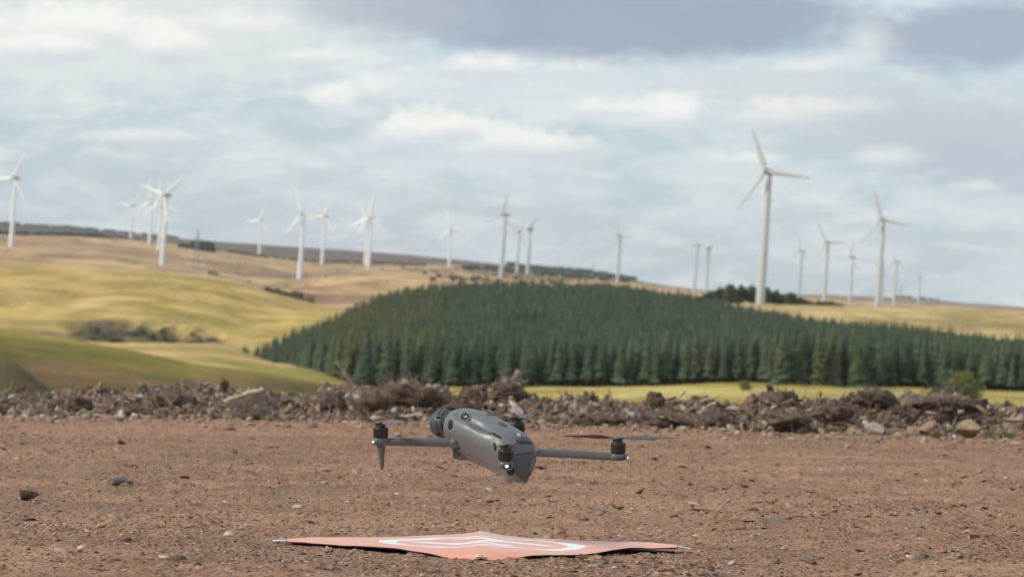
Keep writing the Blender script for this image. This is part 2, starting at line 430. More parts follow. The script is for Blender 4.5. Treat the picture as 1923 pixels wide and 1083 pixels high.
def cover(X, Y, R, PX):
    n1 = fbm(X / 45., Y / 110., 4, 31); n2 = fbm(X / 300., Y / 500., 4, 41); n3 = fbm(X / 12., Y / 26., 3, 51)
    c = np.zeros(X.shape + (3,))
    def put(w, colr):
        nonlocal c
        w = np.clip(w, 0, 1)[..., None]; c = c * (1 - w) + np.array(colr) * w
    wob = n1 * .10; n4 = fbm(X / 9. + Y / 60., Y / 34., 4, 55); n5 = fbm(X / 22. + Y / 120., Y / 90., 4, 56)
    lr = np.log(R) + wob
    def band(a, b_, s=.05): return sstep(lr, math.log(a) - s, math.log(a) + s) * sstep(lr, math.log(b_) + s, math.log(b_) - s)
    put(1 + 0 * R, (.15, .13, .05))
    put(band(100, 250), (.155, .125, .055)); put(band(100, 250) * sstep(n4, -.1, .25), (.11, .10, .04))
    put(band(250, 470), (.120, .108, .028))
    put(band(250, 470) * sstep(n1 + n3 * .5, .0, .35) * .8, (.185, .130, .062))
    put(band(250, 470) * sstep(-n1 + n3 * .6 - n2 * .3, .05, .4) * .7, (.10, .10, .028))
    put(band(250, 470) * sstep(n4, -.02, .2) * .85, (.205, .13, .058))
    put(band(250, 470) * sstep(-n4, .02, .22) * .85, (.078, .085, .024))
    put(band(200, 470) * sstep(PX + n1 * 500 + (430 - R) * .8, 520, 80) * sstep(R, 440, 395) * .75, (.062, .068, .020))  # shade of the slope turned from the sun, painted into the colour
    put(band(375, 470) * sstep(PX, -400, 300) * sstep(n2 + n1, -.3, .2), (.235, .195, .045))
    put(band(400, 480) * .8, (.35, .295, .085))
    put(band(470, 960), (.56, .42, .18))
    put(band(430, 700) * sstep(PX, 560, 700), (.42, .34, .085))
    put(band(430, 700) * sstep(PX, 560, 700) * sstep(n3 + n1, .05, .3), (.50, .43, .17))
    put(band(560, 700) * sstep(PX, 300, 430) * sstep(PX, 700, 560), (.34, .31, .09))
    put(band(960, 1850), (.56, .41, .145))
    put(band(960, 1600) * sstep(n1 + n2, -.05, .3) * .28, (.47, .37, .105))
    put(band(1000, 1850) * sstep(n2 * 1.2 - n1, .1, .5) * .3, (.46, .34, .14))
    put(band(1150, 1300) * sstep(PX, 250, 420) * .5, (.33, .29, .08))
    put(band(1250, 1800) * sstep(n3, .1, .35) * .5, (.56, .44, .22))
    # eroded bank's shade painted dark over heather, with a brown tongue to its left
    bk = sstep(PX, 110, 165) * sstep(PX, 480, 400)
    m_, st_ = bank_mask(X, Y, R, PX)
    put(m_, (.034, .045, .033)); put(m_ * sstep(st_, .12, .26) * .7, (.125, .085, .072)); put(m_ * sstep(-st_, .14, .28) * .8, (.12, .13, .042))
    put(sstep(PX, 200, 60) * sstep(R, 960, 1000) * sstep(R, 1110, 1060), (.27, .17, .125))
    put(band(960, 1850) * sstep(n5, .05, .35) * .2, (.62, .48, .22))
    put(band(960, 1850) * sstep(-n5, .08, .35) * .45, (.38, .30, .09))
    # moor behind
    put(band(1850, 6300), (.60, .43, .235))
    put(band(1850, 6300) * sstep(n2 + n1 * .5, .08, .40) * .6, (.42, .285, .19))
    put(band(2500, 6500) * sstep(n1 + n2 * .6, .18, .40) * .6, (.22, .17, .13))
    put(band(1900, 5500) * sstep(fbm(X / 220., Y / 120., 4, 77), .12, .3) * .6, (.30, .19, .15))
    put(sstep(PX, 780, 860) * sstep(PX, 1260, 1160) * band(2400, 6500) * sstep(n1 + n3 * .7, -.02, .22) * .75, (.15, .135, .11))
    put(sstep(PX, 480, 510) * sstep(PX, 780, 720) * band(2060, 2350, .03) * .8, (.22, .13, .10))
    put(sstep(PX, 1250, 1340) * band(1180, 1850), (.53, .41, .19))
    put(sstep(PX, 1250, 1340) * band(1180, 1850) * sstep(n1 + n3, .12, .36) * .6, (.36, .27, .13))
    put(sstep(PX, 1250, 1340) * sstep(R, 1660, 1700) * sstep(R, 1900, 1850) * .7, (.34, .17, .12))
    # far ridge: heather and burnt ground
    put(sstep(lr, math.log(6200), math.log(6800)), (.17, .125, .115))
    put(sstep(lr, math.log(7500), math.log(8200)) * sstep(PX, 500, 0) * .8, (.075, .075, .065))
    put(sstep(lr, math.log(6900), math.log(7400)) * sstep(PX, 900, 1000) * sstep(PX, 1260, 1170), (.065, .07, .06))
    put(sstep(lr, math.log(6200), math.log(6800)) * sstep(PX, 1180, 1300), (.30, .235, .165))
    return c
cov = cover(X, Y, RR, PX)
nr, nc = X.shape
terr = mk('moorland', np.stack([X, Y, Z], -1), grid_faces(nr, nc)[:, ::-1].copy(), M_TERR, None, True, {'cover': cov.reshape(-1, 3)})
tag(terr, 'rolling golden and tan moorland running back to a purple ridge', kind='structure')

# ------------------------------------------------------------------ haze
hz = [(-13000, -13000), (13000, -13000), (13000, 13000), (-13000, 13000)]
zb, zt = float(Z.min()) - 15, max(float(Z.max()) + 60, 330)
hv = [(x, y, zb) for x, y in hz] + [(x, y, zt) for x, y in hz]
hf = [(0, 3, 2, 1), (4, 5, 6, 7), (0, 1, 5, 4), (1, 2, 6, 5), (2, 3, 7, 6), (3, 0, 4, 7)]
mh = bpy.data.materials.new('haze_air'); mh.use_nodes = True; mh.node_tree.nodes.clear()
hb = NB(mh.node_tree); pv = hb.n('ShaderNodeVolumePrincipled')
pv.inputs['Color'].default_value = (.95, .975, 1, 1); pv.inputs['Density'].default_value = 3e-5; pv.inputs['Anisotropy'].default_value = .2
ho = hb.n('ShaderNodeOutputMaterial'); mh.node_tree.links.new(pv.outputs[0], ho.inputs['Volume'])
haze = mk('haze', hv, hf, mh); tag(haze, 'thin pale summer haze over the moor', kind='stuff')

# ------------------------------------------------------------------ dirt ground
GH, GS, GT = .372, .0084, .050
def dirt_base(x, y): return -GH - GS * np.clip(y, -20, 60) + GT * np.clip(x, -14, 14)
def dirt_z(x, y):
    z = dirt_base(x, y)
    z = z + np.abs(fbm(x / .55 + 3, y / .9, 3, 66)) * .016 * sstep(np.hypot(x, y - 6.6), .5, 1.2) + fbm(x / 1.3, y / 1.6, 3, 61) * .020 * sstep(np.hypot(x, y - 6.6), .5, 2.2)
    k_ = 1 - sstep(-np.maximum(np.abs(x + .06) + np.abs(y - 6.6), 0), -.50, -.36)
    z = z + fbm(x / .16, y / .22, 3, 71) * .0085 * k_
    z = z + np.maximum(fbm(x / .045, y / .05, 3, 81, .6) - .08, 0) * .014 * k_
    return z
def axis(lo, hi, clo, chi, n, m):
    return np.concatenate([np.linspace(lo, clo, m)[:-1], np.linspace(clo, chi, n), np.linspace(chi, hi, m)[1:]])
gy = np.concatenate([np.linspace(-14, 5.2, 24)[:-1], np.geomspace(5.2, 18.0, 620)])
gu = axis(-1, 1, -.17, .17, 620, 30)          # fan of columns
GU, GY = np.meshgrid(gu, gy)
wid = np.where(np.abs(GU) <= .17, np.maximum(GY, 5.2) * GU, np.sign(GU) * (np.maximum(GY, 5.2) * .17 + (np.abs(GU) - .17) / .83 * 14))
GX = wid
GZ = dirt_z(GX, GY)
dirt = mk('dirt_ground', np.stack([GX, GY, GZ], -1), grid_faces(*GX.shape), M_DIRT, None, True)
tag(dirt, 'bare reddish brown dirt yard with loose chips', kind='structure')

def ico(sub, rnd=0., seed=0):
    bm = bmesh.new(); bmesh.ops.create_icosphere(bm, subdivisions=sub, radius=1.)
    bm.verts.ensure_lookup_table()
    v = np.array([p.co[:] for p in bm.verts]); f = np.array([[p.index for p in fc.verts] for fc in bm.faces]); bm.free()
    return v, f
I1, F1 = ico(1); I2, F2 = ico(2); I3, F3 = ico(3)

def scatter_mesh(name, pos, scl, tint, matl, base=(I1, F1), jit=.28, seed=0, rot='flat'):
    rg = np.random.default_rng(seed); n = len(pos); bv, bf = base; k = len(bv)
    v = bv[None] * (1 + rg.uniform(-jit, jit, (n, k, 1))) * scl[:, None, :]
    a = rg.uniform(0, 2 * math.pi, n); c, s = np.cos(a)[:, None], np.sin(a)[:, None]
    v = np.stack([v[..., 0] * c - v[..., 1] * s, v[..., 0] * s + v[..., 1] * c, v[..., 2]], -1)
    t1 = rg.normal(0, .22 if rot == 'flat' else .9, n); c, s = np.cos(t1)[:, None], np.sin(t1)[:, None]
    v = np.stack([v[..., 0] * c - v[..., 2] * s, v[..., 1], v[..., 0] * s + v[..., 2] * c], -1)
    t1 = rg.normal(0, .22 if rot == 'flat' else .9, n); c, s = np.cos(t1)[:, None], np.sin(t1)[:, None]
    v = np.stack([v[..., 0], v[..., 1] * c - v[..., 2] * s, v[..., 1] * s + v[..., 2] * c], -1)
    v = v + pos[:, None, :]
    f = bf[None] + (np.arange(n) * k)[:, None, None]
    return mk(name, v.reshape(-1, 3), f.reshape(-1, 3), matl, None, False, {'tint': np.repeat(tint, k, 0)})

def gravel(n, ymin, ymax, smin, smax, seed, dens=None):
    rg = np.random.default_rng(seed)
    y = ymin * (ymax / ymin) ** rg.uniform(0, 1, n); x = y * rg.uniform(-.16, .16, n)
    keep = (np.abs(x + .06) + np.abs(y - 6.6) > .36) & (rg.uniform(0, 1, n) < (.25 + sstep(fbm(x / .8, y / 1.2, 3, 91) + dens(x, y), -.1, .35)))
    x, y = x[keep], y[keep]; n = len(x)
    s = smin + (smax - smin) * rg.uniform(0, 1, n) ** 4
    scl = np.stack([s * rg.uniform(.7, 1.3, n), s * rg.uniform(.7, 1.2, n), s * rg.uniform(.14, .42, n)], 1)
    pal = np.array([(.36, .205, .128), (.28, .155, .098), (.22, .125, .082), (.37, .28, .22), (.29, .24, .21), (.12, .075, .055), (.54, .42, .33), (.42, .25, .155)])
    tint = pal[rg.integers(0, len(pal), n)] * rg.uniform(.8, 1.15, (n, 1))
    return np.stack([x, y, dirt_z(x, y) + scl[:, 2] * .3], 1), scl, tint
OC = (np.array([(1,0,0),(-1,0,0),(0,1,0),(0,-1,0),(0,0,1),(0,0,-1.)]), np.array([(0,2,4),(2,1,4),(1,3,4),(3,0,4),(2,0,5),(1,2,5),(3,1,5),(0,3,5)]))
p, s_, t_ = gravel(110000, 5.45, 16.6, .0018, .0075, 5, lambda x, y: x * .12)
tag(scatter_mesh('gravel', p, s_, t_, M_GRAVEL, base=OC, seed=5, jit=.5), 'fine reddish gravel and chips strewn over the dirt', kind='stuff')
p, s_, t_ = gravel(5200, 5.5, 16.6, .005, .0165, 6, lambda x, y: np.where(x > .1, .15, -.2))
tag(scatter_mesh('coarse_gravel', p, s_, t_, M_GRAVEL, seed=6, jit=.42), 'coarser slate chips lying in drifts on the dirt', kind='stuff')

# ------------------------------------------------------------------ stones: split faces cut into a rounded lump
def stone_mesh(seed, cuts=9, flat=1.):
    rg = np.random.default_rng(seed); v = I3.copy()
    v *= (1 + .12 * np.sin(v @ rg.normal(0, 2, 3) + rg.uniform(0, 6)))[:, None]
    for i in range(cuts):
        n = rg.normal(0, 1, 3); n /= np.linalg.norm(n); d = rg.uniform(.36, .72)
        o = v @ n - d; v = v - np.where(o > 0, o, 0)[:, None] * n
    v -= (v.max(0) + v.min(0)) / 2; v /= np.abs(v).max(0); v *= np.array([1, .8, .62]) * (1, 1, flat)
    me = bpy.data.meshes.new('stone'); me.from_pydata(v.tolist(), [], F3.tolist()); me.update()
    return me
SM = [stone_mesh(100 + i, 6 + i % 5) for i in range(10)]
def stone_at(x, y, size, matl, k, label, group=None, rot=None, sink=.25, z=None, squash=1., name='stone', cat='stone'):
    me = SM[k % len(SM)]
    key = (k % len(SM), matl.name)
    if key not in STC:
        m2 = me.copy(); m2.materials.append(matl); m2.name = 'stone'; STC[key] = m2
    o = bpy.data.objects.new(name, STC[key]); C.objects.link(o)
    hh = size * .62 * squash
    o.location = (x, y, (float(dirt_z(x, y)) + hh * (1 - sink)) if z is None else z)
    o.rotation_euler = rot or (random.uniform(-.25, .25), random.uniform(-.25, .25), random.uniform(0, 6.28))
    o.scale = (size, size, size * squash)
    return tag(o, label, cat, group)
STC = {}
def ground_at(px, py):
    "where the sight line through (px, py) meets the dirt"
    d = ray(px, py); t = 5.
    t = -GH / (d.z + GS * d.y - GT * d.x)
    return d.x * t, d.y * t
def gstone(px, py, wpx, matl, k, label, rot=None, squash=1., sink=.25, group=None):
    x, y = ground_at(px, py); return stone_at(x, y, wpx / 2. * y / F, matl, k, label, group, rot, sink, None, squash)
gstone(222, 906, 40, M_ST_PALEG, 1, 'squared pale grey stone sitting alone on the dirt at the left', (0, 0, .35), .85)
gstone(52, 944, 36, M_ST_DARK, 1, 'dark brown split stone at the left edge of the dirt', (0, .12, -.2), 1.0)
gstone(246, 903, 22, M_ST_DARK, 5, 'small brown stone just right of the squared grey stone', None, .6)
gstone(45, 842, 20, M_ST_GREY, 2, 'small grey stone far out on the left of the dirt', None, .8)
gstone(230, 838, 20, M_ST_DARK, 6, 'small pointed brown stone in the distant left of the dirt', None, .9)
gstone(325, 1008, 20, M_ST_GREY, 7, 'flat pinkish grey stone left of the orange mat', None, .5)
gstone(220, 1058, 24, M_ST_TAN, 4, 'brown lump of stone at the lower left of the dirt', None, .6)
gstone(1160, 955, 26, M_ST_TAN, 8, 'pale tan stone on the dirt right of the hovering drone', None, .7)
gstone(1398, 916, 16, M_ST_DARK, 9, 'small dark stone behind the tan stone right of the drone', None, .8)
gstone(1830, 1018, 24, M_ST_DARK, 3, 'dark angular stone at the lower right of the dirt', (.3, .3, .5), .9)
gstone(1455, 1066, 24, M_ST_GREY, 0, 'grey chip standing on the dirt below the mat\'s right corner', None, .6)
gstone(1460, 984, 52, M_ST_GREY, 2, 'widest flat slate slab lying right of the orange mat', None, .16)
gstone(1405, 988, 30, M_ST_DARK, 6, 'dark flat slab touching the widest slate slab', None, .25)
gstone(1320, 965, 34, M_ST_GREY, 5, 'thin grey slab left of the widest slate slab', None, .2)
gstone(1628, 975, 22, M_ST_TAN, 1, 'tan stone among slate chips on the right of the dirt', None, .6)
gstone(1735, 1024, 30, M_ST_DARK, 8, 'long dark slate flake before the dark angular stone', None, .22)
gstone(622, 1036, 16, M_ST_TAN, 4, 'small brown stone under the front left edge of the orange mat', None, .8)
rs = np.random.default_rng(12)
for i in range(170):
    px = rs.uniform(20, 1900) if i % 3 == 0 else rs.uniform(1000, 1900); py = rs.uniform(850, 1075) if i % 3 == 0 else rs.uniform(900, 1020)
    if 500 < px < 1310 and py > 985: continue
    gstone(px, py, rs.uniform(8, 20), (M_ST_GREY, M_ST_TAN, M_ST_DARK, M_ST_TAN, M_ST_PALEG)[i % 5], i,
           'thumb sized loose stone on the open dirt', None, rs.uniform(.14, .42), .3, 'small loose stones on the dirt')

# ------------------------------------------------------------------ berm of dug soil, roots and rubble
BTOP = [(-700,745),(0,743),(100,748),(180,752),(240,742),(320,738),(420,740),(480,748),(560,756),(620,738),(700,742),(760,730),(800,742),(850,758),(900,748),(950,732),(990,748),
        (1080,756),(1150,768),(1190,766),(1230,755),(1300,752),(1390,760),(1460,748),(1530,762),(1600,762),(1650,746),(1700,756),(1820,752),(1880,768),(1923,770),(2600,790)]
BD = 17.3
bu = []; bh = []
for px, py in BTOP:
    q3 = P3(px, py, BD); bu.append(q3.x); bh.append(q3.z)
def berm_z(x, y):
    top = np.interp(x, bu, bh) - .012; g = dirt_base(x, 17.3)
    H = np.maximum(top - g, .05)
    t = (y - 16.45 - fbm(x / .7, 0 * x, 2, 7) * .35) / 1.0
    prof = np.where(t < 1, sstep(t, 0, 1) ** .8, 1 - .75 * sstep(t, 1.1, 2.6))
    z = g + H * prof * (.86 + fbm(x / .35, y / .3, 3, 13) * .75)
    z = z + prof * (np.abs(fbm(x / .17, y / .14, 4, 15, .6)) * .115 - .025 + fbm(x / .03, y / .03, 3, 19, .6) * .022)
    return z - .02 * (1 - sstep(t, 0, .15)) - sstep(t, 1.8, 2.8) * .5
bx = axis(-9, 9, -3.2, 3.2, 900, 60); by = np.linspace(16.1, 19.2, 150)
BX, BY = np.meshgrid(bx, by); BZ = berm_z(BX, BY)
k1 = fbm(BX / .35, BY / .3, 4, 23); k2 = fbm(BX / .06, BY / .06, 3, 25)
tn = np.zeros(BX.shape + (3,)) + np.array((.19, .132, .098))
for w, cc in ((sstep(k1, .05, .35), (.28, .215, .172)), (sstep(-k1, .1, .4), (.080, .058, .048)), (sstep(k2, .2, .5) * .7, (.30, .24, .19)),
              (sstep(k1 * .5 - k2, .3, .5) * .6, (.29, .16, .085)), (sstep(BZ - dirt_base(BX, BY), .05, .0) * .8, (.30, .18, .12))):
    w = np.clip(w, 0, 1)[..., None]; tn = tn * (1 - w) + np.array(cc) * w
berm = mk('earth_berm', np.stack([BX, BY, BZ], -1), grid_faces(*BX.shape), M_SOIL, None, False, {'tint': tn.reshape(-1, 3)})
tag(berm, 'low ridge of dug dark soil along the far edge of the dirt', kind='structure')

# clods and rubble too small to pick apart
rg = np.random.default_rng(31)
n = 9000; x = rg.uniform(-3.6, 3.6, n); y = 16.35 + rg.beta(1.6, 2.4, n) * 1.9
s = .006 + .022 * rg.uniform(0, 1, n) ** 3
scl = np.stack([s * rg.uniform(.8, 1.7, n), s * rg.uniform(.5, 1, n), s * rg.uniform(.3, .9, n)], 1)
pal = np.array([(.175, .122, .090), (.225, .160, .120), (.10, .072, .053), (.34, .265, .205), (.25, .175, .13), (.36, .29, .23), (.31, .17, .09), (.50, .44, .38), (.14, .10, .08)])
tint = pal[rg.choice(len(pal), n, p=[.18, .18, .15, .11, .13, .09, .04, .07, .05])]
tag(scatter_mesh('berm_rubble', np.stack([x, y, berm_z(x, y) + s * .3], 1), scl, tint, M_GRAVEL, seed=32, rot='any', jit=.5), 'clods and rubble heaped over the soil berm', kind='stuff')
n = 2600; x = rg.uniform(-3.4, 3.4, n); y = 16.6 - np.abs(rg.normal(0, .8, n)) + fbm(x / .7, 0 * x, 2, 7) * .35
s = .004 + .017 * rg.uniform(0, 1, n) ** 5
scl = np.stack([s * rg.uniform(.8, 1.8, n), s, s * rg.uniform(.3, .7, n)], 1)
pal = np.array([(.42, .25, .15), (.36, .22, .14), (.40, .28, .20), (.42, .33, .26), (.28, .19, .14), (.22, .17, .14)])
tag(scatter_mesh('toe_rubble', np.stack([x, y, dirt_z(x, y) + s * .3], 1), scl, pal[rg.integers(0, 6, n)], M_GRAVEL, seed=33, jit=.45), 'orange brown rubble spilled at the foot of the berm', kind='stuff')

def tubes(paths, radii, sides=4):
    V_, F_, off = [], [], 0
    for pth, rd in zip(paths, radii):
        pth = np.asarray(pth, float); m = len(pth)
        t = np.gradient(pth, axis=0); t /= np.linalg.norm(t, axis=1)[:, None] + 1e-9
        a = np.cross(t, [.3, .2, .93]); a /= np.linalg.norm(a, axis=1)[:, None] + 1e-9; c = np.cross(t, a)
        ang = np.arange(sides) / sides * 2 * math.pi
        ring = pth[:, None] + (np.cos(ang)[None, :, None] * a[:, None] + np.sin(ang)[None, :, None] * c[:, None]) * np.asarray(rd)[:, None, None]
        V_.append(ring.reshape(-1, 3))
        i = np.arange(m - 1)[:, None] * sides + np.arange(sides)[None]; j = np.arange(m - 1)[:, None] * sides + (np.arange(sides)[None] + 1) % sides
        F_.append(np.stack([i, j, j + sides, i + sides], -1).reshape(-1, 4) + off); off += m * sides
    return np.concatenate(V_), np.concatenate(F_)
def rand_root(rg, p0, ln, wob, n=7, upb=0.):
    d = rg.normal(0, 1, 3); d[2] = d[2] * .45 + upb; d /= np.linalg.norm(d); pts = [np.array(p0)]
    for i in range(n - 1):
        d = d + rg.normal(0, wob, 3); d /= np.linalg.norm(d); pts.append(pts[-1] + d * ln / n)
    return pts
paths, rads, tints = [], [], []
for i in range(4200):
    x = rg.uniform(-3.4, 3.4); y = 16.5 + rg.beta(1.8, 2.2) * 1.5; ln = rg.uniform(.04, .16)
    paths.append(rand_root(rg, (x, y, float(berm_z(np.array(x), np.array(y))) + rg.uniform(-.010, .018)), ln, .35))
    r0 = rg.uniform(.0010, .0035) * (1 + 1.2 * (rg.uniform() > .93)); rads.append(np.linspace(r0, r0 * .3, 7))
    c = [(.22, .155, .12), (.14, .10, .075), (.34, .27, .21), (.52, .43, .34), (.26, .17, .11)][rg.choice(5, p=[.32, .28, .18, .12, .1])]
    tints.append(np.repeat(np.array([c]), 28, 0))
v, f = tubes(paths, rads)
tag(mk('root_tangle', v, f, M_ROOT, None, True, {'tint': np.concatenate(tints)}), 'tangle of torn roots and twigs over the soil berm', kind='stuff')

def bpos(px, py, D=17.1): q3 = P3(px, py, D); return q3
def bstone(px, py, wpx, matl, k, label, rot=None, squash=.8, D=16.75, group=None, name='stone', cat='stone'):
    q3 = P3(px, py, D); return stone_at(q3.x, q3.y, wpx / 2. * D / F, matl, k, label, group, rot, 0, q3.z, squash, name, cat)
bstone(1642, 804, 40, M_ST_PALE, 4, 'cream wedge shaped stone leaning at the foot of the berm', (.5, .2, .2), .7, 16.35)
bstone(1720, 806, 38, M_ST_TAN, 6, 'brown grey stone leaning left beside the pinkish block', (.2, -.5, .5), .7, 16.45)
bstone(1745, 803, 40, M_ST_TAN, 1, 'pinkish tan block right of the cream wedge shaped stone', (.1, -.5, .3), .7, 16.4)
bstone(1822, 802, 58, M_ST_BUFF, 2, 'largest rounded buff boulder at the right end of the berm', (.2, .1, 2.), .95, 16.45, None, 'boulder', 'boulder')
bstone(1905, 788, 46, M_ST_TAN, 5, 'tan slab jutting from the berm at the right edge', (0, .1, .2), .45, 16.6)
bstone(971, 772, 30, M_ST_PALE, 7, 'smooth white stone in the berm just right of the drone body', None, .6, 16.7)
bstone(1042, 775, 26, M_ST_TAN, 3, 'pale pinkish stone right of the smooth white stone', None, .6, 16.7)
bstone(1085, 778, 26, M_ST_GREY, 8, 'grey rounded stone above the right propeller', None, .7, 16.7)
bstone(1120, 760, 20, M_ST_TAN, 0, 'orange stone high on the berm above the grey rounded stone', None, .8, 17.0)
bstone(1077, 746, 20, M_ST_PALE, 9, 'white splinter of rock on the berm crest', (.2, .7, .4), .45, 17.3)
bstone(1247, 783, 28, M_ST_PALE, 5, 'long white stone low in the berm above the right propeller tip', (0, .1, .1), .45, 16.65)
bstone(1309, 765, 18, M_ST_PALE, 6, 'upright white stone on the berm, left of the bone like root', (.1, 1.2, 0), .7, 16.9)
bstone(1372, 766, 26, M_ST_PALE, 2, 'white stone in the berm right of the bone like root', None, .75, 16.85)
bstone(1268, 755, 24, M_ST_TAN, 3, 'reddish tan stone near the berm crest', None, .7, 17.1)
bstone(1330, 752, 26, M_ST_TAN, 7, 'brown pink stone above the upright white stone', None, .8, 17.1)
bstone(1443, 756, 14, M_ST_PALE, 1, 'small white stone beside the dark clod on the crest', None, .8, 17.0)
bstone(1805, 773, 18, M_ST_PALE, 8, 'small pale stone above the rounded buff boulder', None, .8, 16.8)
bstone(1848, 772, 36, M_ST_TAN, 4, 'long tan stone sloping down above the buff boulder', (0, .6, .2), .4, 16.8)
bstone(1750, 775, 26, M_ST_TAN, 9, 'flat brown stone above the pinkish block', None, .4, 16.8)
bstone(248, 745, 36, M_ST_TAN, 3, 'tan lump of rock on the berm crest at the left', None, .8, 17.2)
bstone(262, 743, 20, M_ST_PALE, 5, 'whitish stone against the tan lump of rock', None, .8, 17.0)
bstone(505, 745, 18, M_ST_PALE, 2, 'white upright stone right of the pale split log', (0, 1.3, 0), .8, 17.2)
bstone(538, 748, 30, M_ST_GREY, 0, 'bluish grey stone on the berm right of the white upright stone', None, .8, 17.2)
bstone(672, 745, 26, M_ST_PALE, 6, 'cream stone under the foot of the long leaning stick', None, .7, 16.9)
bstone(598, 770, 24, M_ST_TAN, 8, 'orange earth block in the berm left of the drone arm', (0, 1.3, .2), .6, 16.7)
bstone(1375, 778, 18, M_ST_TAN, 1, 'small rusty stone under the white stone', None, .7, 16.7)
for i in range(150):
    px = rs.uniform(0, 1923); t = rs.uniform(0, 1)
    top = np.interp(px, [a for a, _ in BTOP], [b_ for _, b_ in BTOP]); bot = 792 + px * .021
    D = 17.1 - .75 * t; py = top + 8 + (bot - top - 6) * t
    big = rs.uniform(8, 18)
    q3 = P3(px, py, D); zz = float(berm_z(np.array(q3.x), np.array(q3.y))) if t < .9 else float(dirt_z(q3.x, q3.y))
    o = stone_at(q3.x, q3.y, big / 2 * D / F, (M_ST_GREY, M_ST_TAN, M_ST_DARK, M_ST_PALE, M_ST_TAN, M_ST_GREY, M_ST_DARK)[i % 7], i,
                 'small stone lodged in the soil berm', 'small stones lodged in the berm', None, 0, zz + big * .001, .75)

def clod(px, py, wpx, hpx, D, label, seed, matl=M_FIBRE, hair=60, name='root_clump', cat='root clump', group=None):
    c = P3(px, py, D); R_ = wpx / 2 * D / F; Hh = hpx / 2 * D / F
    e = empty(name, c); tag(e, label, cat, group)
    v = I3.copy(); nz = fbm(v[:, 0] * 2 + seed, v[:, 1] * 2 + v[:, 2] * 1.7, 4, seed) + np.abs(fbm(v[:, 0] * 6, v[:, 2] * 6 + v[:, 1] * 5, 3, seed + 3)) * .5
    nz = nz + np.abs(fbm(v[:, 0] * 11 + 5, v[:, 2] * 11 + v[:, 1] * 9, 3, seed + 8)) * .5
    v = v * (.85 + nz[:, None] * .85) * np.array([R_, R_ * .8, Hh])
    mk('soil', v, F3, matl, e)
    rg2 = np.random.default_rng(seed); ps, rr2 = [], []
    for i in range(int(hair * 1.8)):
        d = rg2.normal(0, 1, 3); d /= np.linalg.norm(d); p0 = d * np.array([R_, R_ * .8, Hh]) * .85; pts = [p0]
        for j in range(4): d = d + rg2.normal(0, .45, 3); d /= np.linalg.norm(d); pts.append(pts[-1] + d * R_ * rg2.uniform(.07, .2))
        ps.append(pts); r0 = rg2.uniform(.001, .0028); rr2.append(np.linspace(r0, r0 * .4, 5))
    vv, ff = tubes(ps, rr2, 3)
    mk('roots', vv, ff, M_ROOT2, e, True)
    return e
M_ROOT2 = mat('root_fibre_brown', plain((.26, .205, .17), .5, 50, .002), .9, .2)
clod(765, 752, 120, 62, 17.1, 'biggest fuzzy brown root ball on the berm behind the drone camera', 3, M_FIBRE, 260)
clod(700, 762, 70, 40, 17.0, 'dark root mass just left of the biggest root ball', 4, M_FIBRE, 120)
clod(952, 738, 62, 34, 17.3, 'rounded soil clod on the crest above the drone body', 5, M_FIBRE, 60)
clod(1228, 754, 34, 28, 17.25, 'dark upright stump standing on the berm crest', 6, M_BARK, 24, 'stump', 'stump')
clod(1462, 750, 60, 30, 17.2, 'dark pointed clod on the crest above the right end', 8, M_FIBRE, 60)
clod(1645, 750, 78, 30, 17.2, 'dark overhanging clod on the crest near the right', 9, M_BARK, 90)
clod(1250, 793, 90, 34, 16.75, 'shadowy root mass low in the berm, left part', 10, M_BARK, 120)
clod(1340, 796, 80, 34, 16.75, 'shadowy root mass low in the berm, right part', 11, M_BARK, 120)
clod(470, 785, 90, 34, 16.8, 'dark root heap in front of the pale split log', 12, M_BARK, 110)
clod(330, 756, 70, 38, 17.1, 'grey brown clod on the crest left of the split log', 13, M_FIBRE, 80)
clod(140, 762, 60, 34, 17.1, 'grey brown clod near the left end of the berm', 14, M_FIBRE, 70)
clod(1775, 762, 100, 22, 17.2, 'broad twiggy mound behind the buff boulder', 15, M_FIBRE, 260)
clod(1560, 775, 60, 30, 16.9, 'fibrous brown clod in mid berm above the cream wedge', 16, M_FIBRE, 90)
clod(620, 760, 60, 44, 17.05, 'dark hollowed clod under the long leaning stick', 17, M_BARK, 90)
clod(90, 785, 60, 26, 16.8, 'low dark clod at the left foot of the berm', 18, M_BARK, 60)
clod(260, 780, 70, 30, 16.8, 'low dark clod under the tan lump of rock', 19, M_BARK, 80)
clod(860, 770, 70, 30, 17.0, 'twiggy grey clod behind the drone nose', 20, M_FIBRE, 100)
clod(1120, 790, 80, 22, 16.7, 'low grassy clod behind the right arm', 21, M_FIBRE, 80)
clod(1480, 790, 80, 26, 16.7, 'low brown clod left of the cream wedge', 22, M_FIBRE, 80)
clod(525, 809, 60, 12, 15.6, 'low brown scrape of loose soil in front of the berm', 23, M_FIBRE, 10, 'soil_heap', 'soil heap')

